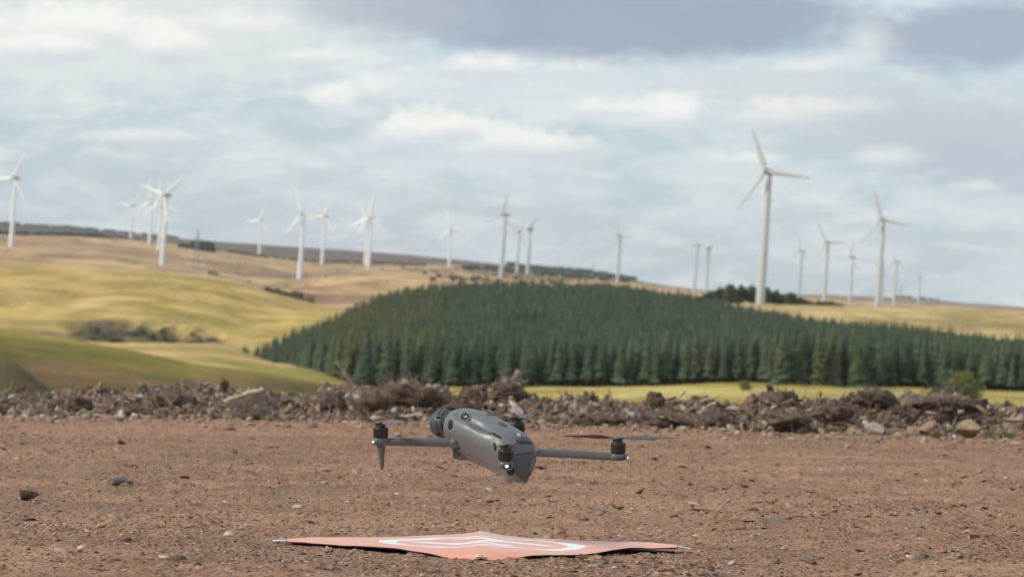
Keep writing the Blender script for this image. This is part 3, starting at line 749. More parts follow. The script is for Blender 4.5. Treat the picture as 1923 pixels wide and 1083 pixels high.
def stick(px0, py0, px1, py1, D, w, label, matl, bend=.0, w1=.4, name='stick', cat='stick', twigs=0, seed=1):
    a, c = P3(px0, py0, D), P3(px1, py1, D); rg2 = np.random.default_rng(seed)
    pts = []
    for i in range(9):
        t = i / 8; p_ = np.array(a.lerp(c, t)); p_ = p_ + np.array([0, 0, 1]) * bend * math.sin(t * math.pi) + rg2.normal(0, .0035, 3); pts.append(p_ - np.array(a))
    ps, rd = [pts], [np.linspace(w, w * w1, 9) * rg2.uniform(.85, 1.15, 9)]
    v, f = tubes(ps, rd, 7)
    e = empty(name, a); tag(e, label, cat)
    mk('stem', v, f, matl, e, True)
    if twigs:
        q_, r_ = [], []
        for i in range(twigs):
            p0 = pts[rg2.integers(2, 9)]; q_.append(rand_root(rg2, p0, rg2.uniform(.03, .09), .25, 5, .5)); r_.append(np.linspace(w * .35, w * .12, 5))
        v, f = tubes(q_, r_, 4); mk('twigs', v, f, matl, e, True)
    return e
stick(668, 728, 632, 681, 17.2, .011, 'long thin stick leaning up to the left above the berm', M_STICK, .0, .5, twigs=3, seed=2)
stick(418, 757, 495, 733, 17.1, .013, 'pale peeled branch on the top edge of the grey log', M_WOOD, .012, 1.1, 'branch', 'branch', 0, 3)
stick(1312, 778, 1342, 757, 16.85, .010, 'bone like white root slanting across the berm', M_WOOD, .01, .7, 'root', 'root', 3, 4)
stick(1735, 752, 1790, 738, 17.3, .006, 'thin arched twig over the berm before the green bush', M_BARK, .05, .6, 'twig', 'twig', 3, 5)
stick(1393, 806, 1394, 788, 16.5, .004, 'short pale twig standing at the foot of the berm', M_WOOD, 0, .7, 'twig', 'twig', 0, 6)
stick(760, 782, 820, 790, 16.8, .007, 'pale broken branch lying low behind the drone camera', M_WOOD, .02, .6, 'branch', 'branch', 4, 7)
stick(445, 785, 470, 800, 16.6, .004, 'thin pale twig below the grey log', M_WOOD, .0, .6, 'twig', 'twig', 0, 8)
stick(1264, 757, 1288, 736, 17.2, .006, 'short grey twig on the crest right of the upright stump', M_WOOD, 0, .6, 'twig', 'twig', 1, 9)
stick(740, 742, 748, 722, 17.2, .006, 'forked twig sticking up beside the biggest root ball', M_BARK, 0, .6, 'twig', 'twig', 4, 10)
stick(1540, 745, 1543, 735, 17.3, .005, 'stubby twig on the crest between two dark clods', M_BARK, 0, .8, 'twig', 'twig', 1, 11)
stick(800, 760, 880, 745, 17.0, .005, 'slim grey branch trailing right from the root ball', M_BARK, .02, .5, 'branch', 'branch', 6, 12)
stick(1120, 745, 1132, 757, 17.2, .006, 'short crest twig right of the white splinter', M_WOOD, 0, .6, 'twig', 'twig', 1, 13)
# grey split log with curved pale upper edge
lg = [P3(418, 760, 17.15), P3(440, 752, 17.15), P3(462, 748, 17.15), P3(480, 738, 17.15), P3(494, 733, 17.15), P3(500, 745, 17.15), P3(506, 772, 17.15), P3(420, 775, 17.15)]
bm = bmesh.new(); o0 = lg[0]
fr = [bm.verts.new(p_ - o0) for p_ in lg]; bk = [bm.verts.new(p_ - o0 + Vector((0, .07, 0))) for p_ in lg]
bm.faces.new(fr); bm.faces.new(bk[::-1])
for i in range(len(lg)): bm.faces.new((fr[i], bk[i], bk[(i + 1) % 8], fr[(i + 1) % 8]))
bmesh.ops.recalc_face_normals(bm, faces=bm.faces)
lo = from_bm('split_log', bm, mat('grey_wood', plain((.20, .16, .135), .35, 25, .006), .9, .2)); lo.location = o0
bv = lo.modifiers.new('b', 'BEVEL'); bv.width = .006; bv.segments = 2
tag(lo, 'grey split log half buried in the left of the berm', 'log')

# weeds
def leaves(n, rx, ry, rz, size, rg2, shell=.55, zmin=-1):
    d = rg2.normal(0, 1, (n, 3)); d /= np.linalg.norm(d, axis=1)[:, None]
    rr_ = rg2.uniform(shell, 1, n)[:, None]; lump = 1 + .22 * np.sin(d @ rg2.normal(0, 3, (3,)) + 1)[:, None] + .2 * fbm(d[:, 0] * 3 + 9, d[:, 1] * 3 + d[:, 2] * 3, 3, int(rg2.integers(1, 999)))[:, None]
    c = d * rr_ * lump * np.array([rx, ry, rz]); c[:, 2] = np.maximum(c[:, 2], zmin)
    a = rg2.normal(0, 1, (n, 3)); a /= np.linalg.norm(a, axis=1)[:, None]; b2 = np.cross(a, rg2.normal(0, 1, (n, 3))); b2 /= np.linalg.norm(b2, axis=1)[:, None]
    s = size * rg2.uniform(.6, 1.3, (n, 1))
    v = np.stack([c - a * s, c + b2 * s * .6, c + a * s, c - b2 * s * .6], 1).reshape(-1, 3)
    return v, np.arange(4 * n).reshape(-1, 4)
rg3 = np.random.default_rng(77); vs, fs, off = [], [], 0
for px, py, w in [(1015,806,18),(1060,806,26),(1100,798,22),(1150,806,26),(1205,810,22),(1250,780,8),(1226,752,12),(1306,746,12),(1560,812,26),(1640,820,18),(1890,822,22),(1860,818,14),(205,803,14),(80,790,16),(430,765,8),(350,795,12),(1040,790,14),(1415,808,18),(1830,745,16),(550,740,10),(700,730,10),(1021,748,10),(1760,818,20)]:
    D = 16.6 if py > 775 else 17.1; c = P3(px, py, D); R_ = w / 2 * D / F
    n = int(26 + w * 3); x = rg3.normal(0, R_ * .5, n); y = rg3.normal(0, R_ * .5, n); hh = rg3.uniform(.3, 1, n) * R_ * 1.1
    lx = rg3.normal(0, R_ * .35, n); wd = .0022
    v = np.stack([np.stack([x - wd, y, 0 * x - .01], 1), np.stack([x + wd, y, 0 * x - .01], 1), np.stack([x + lx, y + lx * .3, hh], 1)], 1) + np.array(c)
    vs.append(v.reshape(-1, 3)); fs.append(np.arange(3 * n).reshape(-1, 3) + off); off += 3 * n
tag(mk('weeds', np.concatenate(vs), np.concatenate(fs), M_TUFT), 'sparse green weeds along the foot of the berm', kind='stuff')
# dry dock plant
e = empty('dock_plant', P3(420, 745, 17.3)); tag(e, 'dark dry seeding plant rising above the berm, left of the split log', 'plant')
q_ = [[(0, 0, 0), (.002, 0, .03), (-.004, 0, .06), (-.002, 0, .09)], [(0, 0, .03), (.02, 0, .045), (.028, 0, .07)], [(0, 0, .02), (-.02, 0, .04), (-.03, 0, .05)]]
v, f = tubes([np.array(a) for a in q_], [np.linspace(.002, .001, len(a)) for a in q_], 4); mk('stem', v, f, M_BARK, e)
v, f = leaves(260, .026, .02, .032, .006, np.random.default_rng(4), .2); v[:, 2] += .055; mk('seed_head', v, f, M_FIBRE, e)

# ------------------------------------------------------------------ conifers
def spruce(seed, H=10.2, R_=1.42, layers=22, nb=9, low=.20):
    rg2 = np.random.default_rng(seed); V_, F_ = [], []
    def tri(*p): i = len(V_); V_.extend(p); F_.append(tuple(range(i, i + len(p))))
    for l in range(layers):
        t = l / (layers - 1); z = H * (low + (.98 - low) * t ** .95); r = R_ * (1 - t) ** .70 * rg2.uniform(.85, 1.12) + .12
        m = max(5, int(nb * (1 - .5 * t)))
        for k in range(m):
            a = 2 * math.pi * (k + rg2.uniform(-.3, .3)) / m + l * 1.1; L = r * rg2.uniform(.72, 1.22); dr = L * rg2.uniform(.30, .55)
            ca, sa = math.cos(a), math.sin(a); w = L * rg2.uniform(.24, .36) + .08
            p0 = (ca * .05, sa * .05, z + .25); pm = (ca * L * .6, sa * L * .6, z - dr * .25)
            l1 = (ca * L * .6 - sa * w, sa * L * .6 + ca * w, z - dr * .75); l2 = (ca * L * .6 + sa * w, sa * L * .6 - ca * w, z - dr * .75)
            tip = (ca * L, sa * L, z - dr * 1.0)
            tri(p0, l1, pm); tri(p0, pm, l2); tri(pm, l1, tip); tri(pm, tip, l2)
    tri((.12, 0, H * .93), (-.06, .1, H * .93), (0, 0, H * 1.06)); tri((.12, 0, H * .93), (0, 0, H * 1.06), (-.06, -.1, H * .93))
    me = bpy.data.meshes.new('crown'); me.from_pydata(V_, [], F_); me.materials.append(M_NEEDLE); me.update(); return me
CR = [spruce(1), spruce(2, 9.8, 1.3, 21), spruce(3, 10.8, 1.5, 23), spruce(4, 9.4, 1.4, 20), spruce(5, 10.4, 1.25, 22)]
EDGE = spruce(6, 10.4, 1.7, 26, 11, .03)
v, f = tubes([np.array([(0, 0, -.4), (0, 0, 5), (0.05, 0, 9)])], [np.array([.16, .11, .03])], 8)
TRK = bpy.data.meshes.new('trunk'); TRK.from_pydata(v.tolist(), [], f.tolist()); TRK.materials.append(M_TRUNK)
def fo(px, pts): return np.interp(px, [a for a, _ in pts], [b_ for _, b_ in pts])
FRONT = [(484, 870), (500, 850), (560, 770), (620, 700), (700, 652), (1440, 650), (1445, 630), (1640, 632), (1700, 648), (1923, 640), (2300, 640)]
BACK = [(484, 880), (500, 900), (560, 960), (640, 1050), (750, 1230), (1150, 1260), (1300, 1230), (1400, 1120), (1500, 1060), (1600, 1020), (1700, 960), (1800, 920), (1923, 860), (2300, 820)]
rg4 = np.random.default_rng(99)
pts = []
sp_ = 2.55
for r in np.arange(628, 1262, sp_):
    us = np.arange(470, 2150, sp_ / r * F)
    for u in us:
        uu = u + rg4.uniform(-.4, .4) * sp_ / r * F; r2 = r + rg4.uniform(-.9, .9)
        if fo(uu, FRONT) < r2 < fo(uu, BACK): pts.append((uu, r2))
pts = np.array(pts); a_ = np.arctan((pts[:, 0] - 961.5) / F); TX, TY = pts[:, 1] * np.sin(a_), pts[:, 1] * np.cos(a_)
TZ = terrain_z(TX, TY) - .3
edge = np.clip((pts[:, 0] - 484) / 190., 0, 1)
tsc = (.22 + .78 * edge ** .9) * rg4.uniform(.84, 1.07, len(pts)) * (1 + .16 * vn(TX / 18, TY / 25, 4))
tkind = rg4.integers(0, 5, len(pts)); trot = rg4.uniform(0, 6.28, len(pts))
frontness = pts[:, 1] - fo(pts[:, 0], FRONT)
inview = (pts[:, 0] > 480) & (pts[:, 0] < 1935)
order = np.argsort(np.where(inview, frontness, 1e6)); ind = order[:298]; rest = order[298:]
PALE = [(1478, 'pale green spruce at the front edge, left end of the near clump'), (1515, 'pale spruce second along the near clump'),
        (1570, 'pale spruce standing mid way along the near clump'), (1620, 'tall pale spruce set apart at the right of the near clump'),
        (1545, 'slightly darker spruce inside the near clump')]
def add_spruce(x, y, z, k, sc, rz, label, group):
    e = empty('spruce_tree', (x, y, z), rz); e.scale = (sc, sc, sc); tag(e, label, 'tree', group)
    link('crown', EDGE if 'flank' in label else CR[k], None, e); link('trunk', TRK, None, e); return e
for i in ind:
    u = pts[i, 0]
    g = ('small spruce on the low left flank of the plantation', 'spruces on the left flank') if u < 640 else \
        ('dark green spruce in the front rows of the dense plantation', 'spruces in the front rows of the plantation')
    add_spruce(TX[i], TY[i], TZ[i], tkind[i], tsc[i], trot[i], *g)
def f_pale(bb, bs):
    r = bb.n('ShaderNodeObjectInfo').outputs['Random']
    bb.put(bs.inputs['Base Color'], bb.mix(r, (.085, .115, .062), (.12, .145, .066)))
M_PALE = mat('pale_needles', f_pale, .85, .1)
PC = EDGE.copy(); PC.materials.clear(); PC.materials.append(M_PALE)
for k, (u, lab) in enumerate(PALE):
    r = 624. + (k % 3) * 2; a1 = math.atan((u - 961.5) / F); x, y = r * math.sin(a1), r * math.cos(a1)
    e = empty('spruce_tree', (x, y, float(terrain_z(x, y)) - .2), k * 1.3); e.scale = (1.05, 1.05, 1.10 - .12 * (k % 2)); tag(e, lab, 'tree')
    link('crown', PC, None, e); link('trunk', TRK, None, e)

def gn_scatter(name, xyz, kinds, scales, rots, sources, label):
    me = bpy.data.meshes.new(name); me.vertices.add(len(xyz)); me.vertices.foreach_set('co', np.asarray(xyz, np.float32).ravel())
    for nm, arr in (('k', kinds), ('s', scales), ('rz', rots)):
        at = me.attributes.new(nm, 'FLOAT', 'POINT'); at.data.foreach_set('value', np.asarray(arr, np.float32))
    o = bpy.data.objects.new(name, me); C.objects.link(o)
    g = bpy.data.node_groups.new(name, 'GeometryNodeTree')
    g.interface.new_socket('Geometry', in_out='INPUT', socket_type='NodeSocketGeometry')
    g.interface.new_socket('Geometry', in_out='OUTPUT', socket_type='NodeSocketGeometry')
    N = g.nodes.new; Lk = g.links.new
    gi, go, jn = N('NodeGroupInput'), N('NodeGroupOutput'), N('GeometryNodeJoinGeometry')
    def na(nm):
        x = N('GeometryNodeInputNamedAttribute'); x.data_type = 'FLOAT'; x.inputs[0].default_value = nm; return x.outputs[0]
    for i, src in enumerate(sources):
        oi = N('GeometryNodeObjectInfo'); oi.inputs['Object'].default_value = src; oi.transform_space = 'ORIGINAL'; oi.inputs['As Instance'].default_value = True
        ip = N('GeometryNodeInstanceOnPoints'); cmp_ = N('FunctionNodeCompare'); cmp_.data_type = 'FLOAT'; cmp_.operation = 'EQUAL'
        Lk(na('k'), cmp_.inputs[0]); cmp_.inputs[1].default_value = i; cmp_.inputs['Epsilon'].default_value = .1
        Lk(cmp_.outputs[0], ip.inputs['Selection']); Lk(gi.outputs[0], ip.inputs['Points']); Lk(oi.outputs['Geometry'], ip.inputs['Instance'])
        cx = N('ShaderNodeCombineXYZ'); Lk(na('rz'), cx.inputs[2]); Lk(cx.outputs[0], ip.inputs['Rotation'])
        Lk(na('s'), ip.inputs['Scale']); Lk(ip.outputs[0], jn.inputs[0])
    Lk(jn.outputs[0], go.inputs[0])
    md = o.modifiers.new('scatter', 'NODES'); md.node_group = g
    return tag(o, label, kind='stuff')
srcs = []
crowns = [ob for ob in C.objects if ob.name.startswith('crown')]
for k in range(5): srcs.append(next(ob for ob in crowns if ob.data is CR[k]))
gn_scatter('spruce_plantation', np.stack([TX[rest], TY[rest], TZ[rest]], 1), tkind[rest], tsc[rest], trot[rest], srcs,
           'dense dark green spruce plantation covering the hill')

# ------------------------------------------------------------------ broadleaf trees and scrub
def bushy(seed, n, w, h, size, matl, lobes=5):
    rg2 = np.random.default_rng(seed); V_, F_, off = [], [], 0
    for l in range(lobes):
        v, f = leaves(n // lobes, w * rg2.uniform(.38, .6), w * rg2.uniform(.35, .55), h * rg2.uniform(.28, .42), size, rg2, .35)
        v += np.array([rg2.uniform(-.42, .42) * w, rg2.uniform(-.4, .4) * w, h * rg2.uniform(.16, .62)])
        V_.append(v); F_.append(f + off); off += len(v)
    me = bpy.data.meshes.new('crown'); me.from_pydata(np.concatenate(V_).tolist(), [], np.concatenate(F_).tolist()); me.materials.append(matl); return me
def limbs(h, w, seed):
    rg2 = np.random.default_rng(seed); ps = [np.array([(0, 0, -.3), (.05 * w, 0, h * .3), (0, .03 * w, h * .7)])]; rd = [np.array([.045, .035, .012]) * h]
    for i in range(5):
        a = rg2.uniform(0, 6.28); z0 = h * rg2.uniform(.2, .45)
        ps.append(np.array([(0, 0, z0), (math.cos(a) * w * .25, math.sin(a) * w * .25, z0 + h * .15), (math.cos(a) * w * .45, math.sin(a) * w * .45, z0 + h * .33)])); rd.append(np.array([.02, .014, .005]) * h)
    v, f = tubes(ps, rd, 6); me = bpy.data.meshes.new('trunk'); me.from_pydata(v.tolist(), [], f.tolist()); me.materials.append(M_TRUNK); return me
BC = [bushy(200 + i, 2400, 5.2, 8.5, .42, M_LEAF, 7) for i in range(3)]; BTk = [limbs(8.5, 4.5, 210 + i) for i in range(3)]
WIND = [(1312, 19, 'leftmost low tree of the dark clump behind the spruce plantation'), (1331, 26, 'second tree from the left in the clump by the tallest turbine'),
        (1350, 32, 'tall round tree three crowns left of the tallest turbine'), (1372, 34, 'tallest dark tree of the clump, two crowns left of the tallest turbine'),
        (1394, 32, 'dark tree directly left of the tallest turbine tower'), (1413, 33, 'dark tree half hidden behind the tallest turbine tower'),
        (1436, 29, 'tree directly right of the tallest turbine tower'), (1455, 26, 'second tree right of the tallest turbine tower'),
        (1470, 20, 'low tree in the dip of the dark clump'), (1488, 23, 'dome shaped tree right of the dip in the dark clump'),
        (1505, 16, 'small tree below the short turbine right of the clump'), (1524, 10, 'squat bush right of the small tree under the short turbine'),
        (1542, 11, 'squat bush just left of the turbine with spread blades'), (1560, 11, 'squat bush just right of the turbine with spread blades'), (1578, 8, 'last squat bush at the right end of the dark clump')]
for i, (px, hp, lab) in enumerate(WIND):
    d = ray(px, 560); r = 1672 + (i % 3) * 6; k = r / math.hypot(d.x, d.y); x, y = d.x * k, d.y * k; h = hp * r / F
    e = empty('broadleaf_tree', (x, y, float(terrain_z(x, y)) - 1.4), i); e.scale = (max(.9, h / 8.5) * 1.15, max(.9, h / 8.5) * 1.1, h / 8.5 * 1.42); tag(e, lab, 'tree')
    link('crown', BC[i % 3], None, e); link('trunk', BTk[i % 3], None, e)
BB = [bushy(230, 3000, 4.2, 3.2, .16, M_LEAF, 6), bushy(231, 3000, 3.4, 4.0, .16, M_LEAFY, 6)]; BK = [limbs(3.4, 2.6, 240), limbs(3.8, 2.2, 241)]
for i, (px, py, D, sc, k, lab) in enumerate([(1782, 740, 520, 1.0, 0, 'dark green bush on the grass below the plantation'), (1818, 738, 525, 1.05, 1, 'yellow green taller bush touching the dark green bush'),
                                         (1396, 727, 560, .45, 1, 'tiny yellow green bush on the grass knoll')]):
    d = ray(px, py); kk = D / math.hypot(d.x, d.y); x, y = d.x * kk, d.y * kk
    e = empty('bush', (x, y, float(terrain_z(x, y)) - .1), i); e.scale = (sc * 1.25, sc * 1.25, sc); tag(e, lab, 'bush'); link('crown', BB[k], None, e); link('trunk', BK[k], None, e)

# far tree belts and scrub, read as masses
bsrc = [next(ob for ob in C.objects if ob.name.startswith('crown') and ob.data is BC[k]) for k in range(3)]
def belt(name, label, regs, seed, src=None):
    rg2 = np.random.default_rng(seed); xs, ys, ss = [], [], []
    for (p0, p1, r0, r1, n, s0, s1) in regs:
        u = rg2.uniform(p0, p1, n); r = rg2.uniform(r0, r1, n) if not callable(r0) else None
        a1 = np.arctan((u - 961.5) / F); xs.append(r * np.sin(a1)); ys.append(r * np.cos(a1)); ss.append(rg2.uniform(s0, s1, n))
    x, y, s = map(np.concatenate, (xs, ys, ss)); z = terrain_z(x, y) - .5
    gn_scatter(name, np.stack([x, y, z], 1), rg2.integers(0, 3, len(x)), s, rg2.uniform(0, 6.28, len(x)), src or bsrc, label)
belt('far_tree_belt', 'far dark belts of trees along the left and middle ridges',
     [(-60, 190, 5950, 6100, 190, .7, 1.3), (150, 330, 5650, 5800, 110, .4, .9), (360, 392, 5000, 5060, 60, 1.3, 2.0), (330, 362, 5000, 5060, 25, .6, 1.1), (300, 500, 5350, 5450, 60, .3, .6),
      (430, 800, 5250, 5350, 190, .35, .7), (-60, 330, 8700, 9000, 260, .6, 1.1), (950, 1190, 8300, 9000, 330, .8, 1.7), (860, 1180, 4800, 5600, 120, .5, 1.1),
      (1680, 1760, 8800, 8950, 40, .5, 1.0)], 301)
hs = bushy(250, 700, 3.2, 2.2, .3, M_HEATH, 4)
e = empty('heather_bush', (0, 0, 0)); hx = ray(215, 640); kk = 985 / math.hypot(hx.x, hx.y); e.location = (hx.x * kk, hx.y * kk, float(terrain_z(hx.x * kk, hx.y * kk)))
tag(e, 'dark heather bush at the foot of the eroded bank', 'bush'); hso = link('crown', hs, None, e); link('trunk', BK[0], None, e).scale = (.6, .6, .5)
M_GORSE = mat('grey_green_gorse', f_leaf((.10, .105, .075), (.19, .175, .11)), .9, .1)
gb = bushy(251, 700, 5.2, 7, .5, M_GORSE, 5)
e = empty('gorse_bush', (0, 0, 0)); hx = ray(836, 522); kk = 2340 / math.hypot(hx.x, hx.y); e.location = (hx.x * kk, hx.y * kk, float(terrain_z(hx.x * kk, hx.y * kk)))
tag(e, 'rounded grey bush showing over the left of the forest crest', 'bush'); gso = link('crown', gb, None, e); link('trunk', BTk[0], None, e).scale = (.8, .8, .7)
belt('moor_scrub', 'dark scrub and gorse scattered on the middle moor',
     [(508, 590, 2060, 2290, 38, .25, .7), (500, 550, 2080, 2180, 10, .5, .9), (810, 1010, 2450, 3000, 60, .3, .75), (1010, 1180, 2500, 3300, 60, .3, .8), (390, 404, 2700, 2730, 2, .4, .6),
      (0, 300, 2600, 4500, 14, .15, .35), (420, 760, 2500, 4200, 40, .15, .4), (750, 1100, 3200, 4600, 80, .3, .7), (820, 850, 2300, 2380, 8, .5, .8)], 302, [gso] * 3)
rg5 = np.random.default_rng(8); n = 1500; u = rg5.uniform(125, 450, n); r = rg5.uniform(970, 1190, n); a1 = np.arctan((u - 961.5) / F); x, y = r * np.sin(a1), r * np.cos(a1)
mm_, ss_ = bank_mask(x, y, r, u); kp = (mm_ > .5) & (ss_ < .12) & (ss_ > -.16)  # bushes kept only inside the painted shade of the bank
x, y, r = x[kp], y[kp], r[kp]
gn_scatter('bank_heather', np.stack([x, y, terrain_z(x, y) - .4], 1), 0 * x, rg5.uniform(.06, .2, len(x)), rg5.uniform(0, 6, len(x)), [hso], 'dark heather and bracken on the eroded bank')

# ------------------------------------------------------------------ wind turbines
def mesh_tubes(name, paths, radii, sides, matl):
    v, f = tubes([np.array(p_, float) for p_ in paths], [np.array(r_, float) for r_ in radii], sides)
    me = bpy.data.meshes.new(name); me.from_pydata(v.tolist(), [], f.tolist())
    me.polygons.foreach_set('use_smooth', np.ones(len(me.polygons), dtype=bool)); me.materials.append(matl); return me
TW = mesh_tubes('tower', [[(0, 0, -.05), (0, 0, .0), (0, 0, .5), (0, 0, 1)]], [[2.2, 2.15, 1.75, 1.2]], 20, M_TURB)
def nacelle_mesh():
    bm = bmesh.new(); bmesh.ops.create_cube(bm, size=1); 
    for v in bm.verts: v.co = Vector((v.co.x * 2.6 * (1 if v.co.y < 0 else .8), v.co.y * 8.2 + 1.4, v.co.z * 2.9 * (1 if v.co.y < 0 else .85) + 1.2))
    bmesh.ops.bevel(bm, geom=list(bm.edges), offset=.55, segments=3, affect='EDGES')
    me = bpy.data.meshes.new('nacelle'); bm.to_mesh(me); bm.free(); me.materials.append(M_NAC); return me
NAC = nacelle_mesh()
bm = bmesh.new(); bmesh.ops.create_uvsphere(bm, u_segments=16, v_segments=10, radius=1.35)
for v in bm.verts: v.co.y *= 1.35
HUB = bpy.data.meshes.new('rotor_hub'); bm.to_mesh(HUB); bm.free(); HUB.materials.append(M_NAC)
def blade_mesh(L=22.5):
    V_, F_ = [], []; st = [(0.4, .75, .75, 0), (1.8, .8, .7, .1), (4.5, 1.45, .4, .35), (9, 1.2, .3, .25), (15, .9, .2, .15), (20, .6, .12, .08), (L, .25, .05, 0)]
    for r, c, t, tw in st:
        for k in range(10):
            a = 2 * math.pi * k / 10; x, y = math.cos(a) * c, math.sin(a) * t
            V_.append((x * math.cos(tw) - y * math.sin(tw), x * math.sin(tw) + y * math.cos(tw), r))
    for i in range(len(st) - 1):
        for k in range(10): F_.append((i*10+k, i*10+(k+1) % 10, (i+1)*10+(k+1) % 10, (i+1)*10+k))
    F_.append(tuple(range(60, 70)))
    me = bpy.data.meshes.new('blade'); me.from_pydata(V_, [], F_); me.polygons.foreach_set('use_smooth', np.ones(len(F_), dtype=bool)); me.materials.append(M_TURB); return me
BLD = blade_mesh()
TWG, BLDG = TW.copy(), BLD.copy()
for m_ in (TWG, BLDG): m_.materials.clear(); m_.materials.append(M_TURBG)
TURB = [ # hub px, hub py, tower px base, distance, blade angle, yaw, label
 (25, 334, 17, 3118, 61, -25, 'white turbine at the left edge, its upper blade pointing right'),
 (247, 386, 242, 6000, 50, -25, 'small far white turbine left of the overlapping group on the left'),
 (283, 376, 279, 4770, 95, -25, 'mid sized white turbine just left of the large turbine on the left slope'),
 (301, 379, 297, 4170, 92, -25, 'white turbine almost hidden behind the large turbine on the left slope'),
 (309, 366, 302, 2870, 38, -25, 'large white turbine low on the left slope, two blades raised in a V'),
 (489, 413, 486, 5800, 66, -25, 'small white turbine alone below the ridge, left of the close pair'),
 (567, 401, 561, 3170, 108, -25, 'left and larger turbine of the close pair'),
 (608, 406, 603, 4400, 66, -25, 'right and smaller turbine of the close pair'),
 (695, 409, 691, 3770, 80, -25, 'front white turbine with star like crossing blades left of the forest hill'),
 (689, 412, 686, 4700, 116, -25, 'turbine right behind the front one of the star like pair'),
 (846, 428, 843, 5350, 104, -25, 'small far turbine standing alone left of the grey trio'),
 (944, 403, 937, 3140, 76, -38, 'tallest turbine of the trio behind the forest crest, grey blade pointing left'),
 (973, 436, 969, 4830, 62, -28, 'smallest middle turbine of the trio behind the forest crest'),
 (992, 430, 988, 3880, 46, -38, 'right turbine of the trio, behind the forest crest'),
 (1161, 441, 1156, 4000, 112, -42, 'lone turbine behind the forest with a thick grey tower top'),
 (1305, 460, 1302, 4900, 100, -60, 'left of two faint turbines above the forest, nearest the small trees'),
 (1327, 466, 1324, 5000, 20, -60, 'right of two faint turbines above the forest'),
 (1438, 321, 1424, 1616, 110, -30, 'tallest nearest turbine, by the dark trees, on the right'),
 (1502, 471, 1500, 4700, 88, -50, 'short turbine rising behind the right end of the dark trees'),
 (1552, 454, 1549, 3500, 116, -30, 'turbine with spread blades between the two tallest on the right'),
 (1597, 483, 1594, 4300, 75, -50, 'slim turbine left of the second tallest on the right'),
 (1655, 411, 1646, 2400, 106, -30, 'second tallest turbine on the right, one blade pointing down left'),
 (1657, 507, 1655, 6500, 80, -50, 'far turbine mostly hidden behind the second tallest tower'),
 (1680, 491, 1676, 4500, 95, -50, 'slim turbine right of the second tallest on the right'),
 (1725, 521, 1722, 6800, 90, -50, 'last and smallest turbine at the far right'),
]
for hx_, hy_, bx_, D, ang, yaw, lab in TURB:
    hub = P3(hx_, hy_, D); al = rad(yaw)
    ax = Vector((math.sin(al), -math.cos(al), 0)); top = hub - ax * 4.2
    zb_ = float(terrain_z(top.x, top.y)); H = hub.z - zb_ - 1.2
    k = 1.0 if D > 5200 else 1.0
    e = empty('wind_turbine', (top.x, top.y, zb_), al); tag(e, lab, 'wind turbine', 'wind turbines on the moor')
    grey = hx_ > 930  # these get the grey with cloud shade painted in
    t = link('tower', TWG if grey else TW, None, e); t.scale = (1, 1, H)
    n_ = link('nacelle', NAC, None, e); n_.location = (0, 0, H)
    h_ = link('rotor_hub', HUB, None, e); h_.location = (0, -4.2, H + 1.2)
    for j in range(3):
        bl = link('blade', BLDG if grey else BLD, None, e); kb = 1.22 if D > 3500 and not grey else (1.1 if not grey else 1.0); bl.scale = (kb * (1.25 if D > 3500 else 1), kb, kb); bl.location = (0, -4.2, H + 1.2)
        bl.rotation_euler = (0, rad(90 - (ang + 120 * j + 4.2)), 0)
    d = Vector((top.x, top.y, zb_)); py_ = 541.5 - F * d.dot(UP) / d.dot(fwd); px_ = 961.5 + F * d.dot(RT) / d.dot(fwd)
    print('TURB hub %d,%d base px %.0f,%.0f H %.0f' % (hx_, hy_, px_, py_, H))

# lattice pylons
def pylon(px, ytop, ybase, D, label, wid=2.6):
    b0 = P3(px, ybase, D); tp = P3(px, ytop, D); zb_ = float(terrain_z(b0.x, b0.y)); H = tp.z - zb_
    e = empty('lattice_pylon', (b0.x, b0.y, zb_), .5); tag(e, label, 'pylon')
    cs = [(-1, -1), (1, -1), (1, 1), (-1, 1)]
    for sx, sy in cs:
        me = mesh_tubes('leg', [[(sx * wid, sy * wid, 0), (sx * wid * .35, sy * wid * .35, H * .65), (sx * .25, sy * .25, H)]], [[.14, .12, .08]], 4, M_STEEL); link('leg', me, None, e)
    ps, rd = [], []
    for i in range(9):
        z0, z1 = H * i / 9, H * (i + 1) / 9; w0 = wid * (1 - .65 * min(1, z0 / H / .65)) if z0 < .65 * H else wid * .35; w1 = wid * (1 - .65 * min(1, z1 / H / .65))
        for j in range(4):
            a, c = cs[j], cs[(j + 1) % 4]; ps += [[(a[0]*w0, a[1]*w0, z0), (c[0]*w1, c[1]*w1, z1)], [(c[0]*w0, c[1]*w0, z0), (a[0]*w1, a[1]*w1, z1)]]; rd += [[.06, .06]] * 2
    link('bracing', mesh_tubes('bracing', ps, rd, 3, M_STEEL), None, e)
    for zz in (.68, .82, .95): link('crossarm', mesh_tubes('crossarm', [[(-4.5 * (1.2 - zz * .5), 0, H * zz), (0, 0, H * zz + .5), (4.5 * (1.2 - zz * .5), 0, H * zz)]], [[.1, .12, .1]], 4, M_STEEL), None, e)
pylon(366, 432, 515, 2650, 'faint lattice pylon on the left moor beside the small dark wood', 2.6)
pylon(1112, 493, 524, 5200, 'faint mast above the ridge left of the lone turbine', 2.0)
pylon(1690, 535, 574, 4300, 'faint mast between the last two turbines on the right', 1.8)

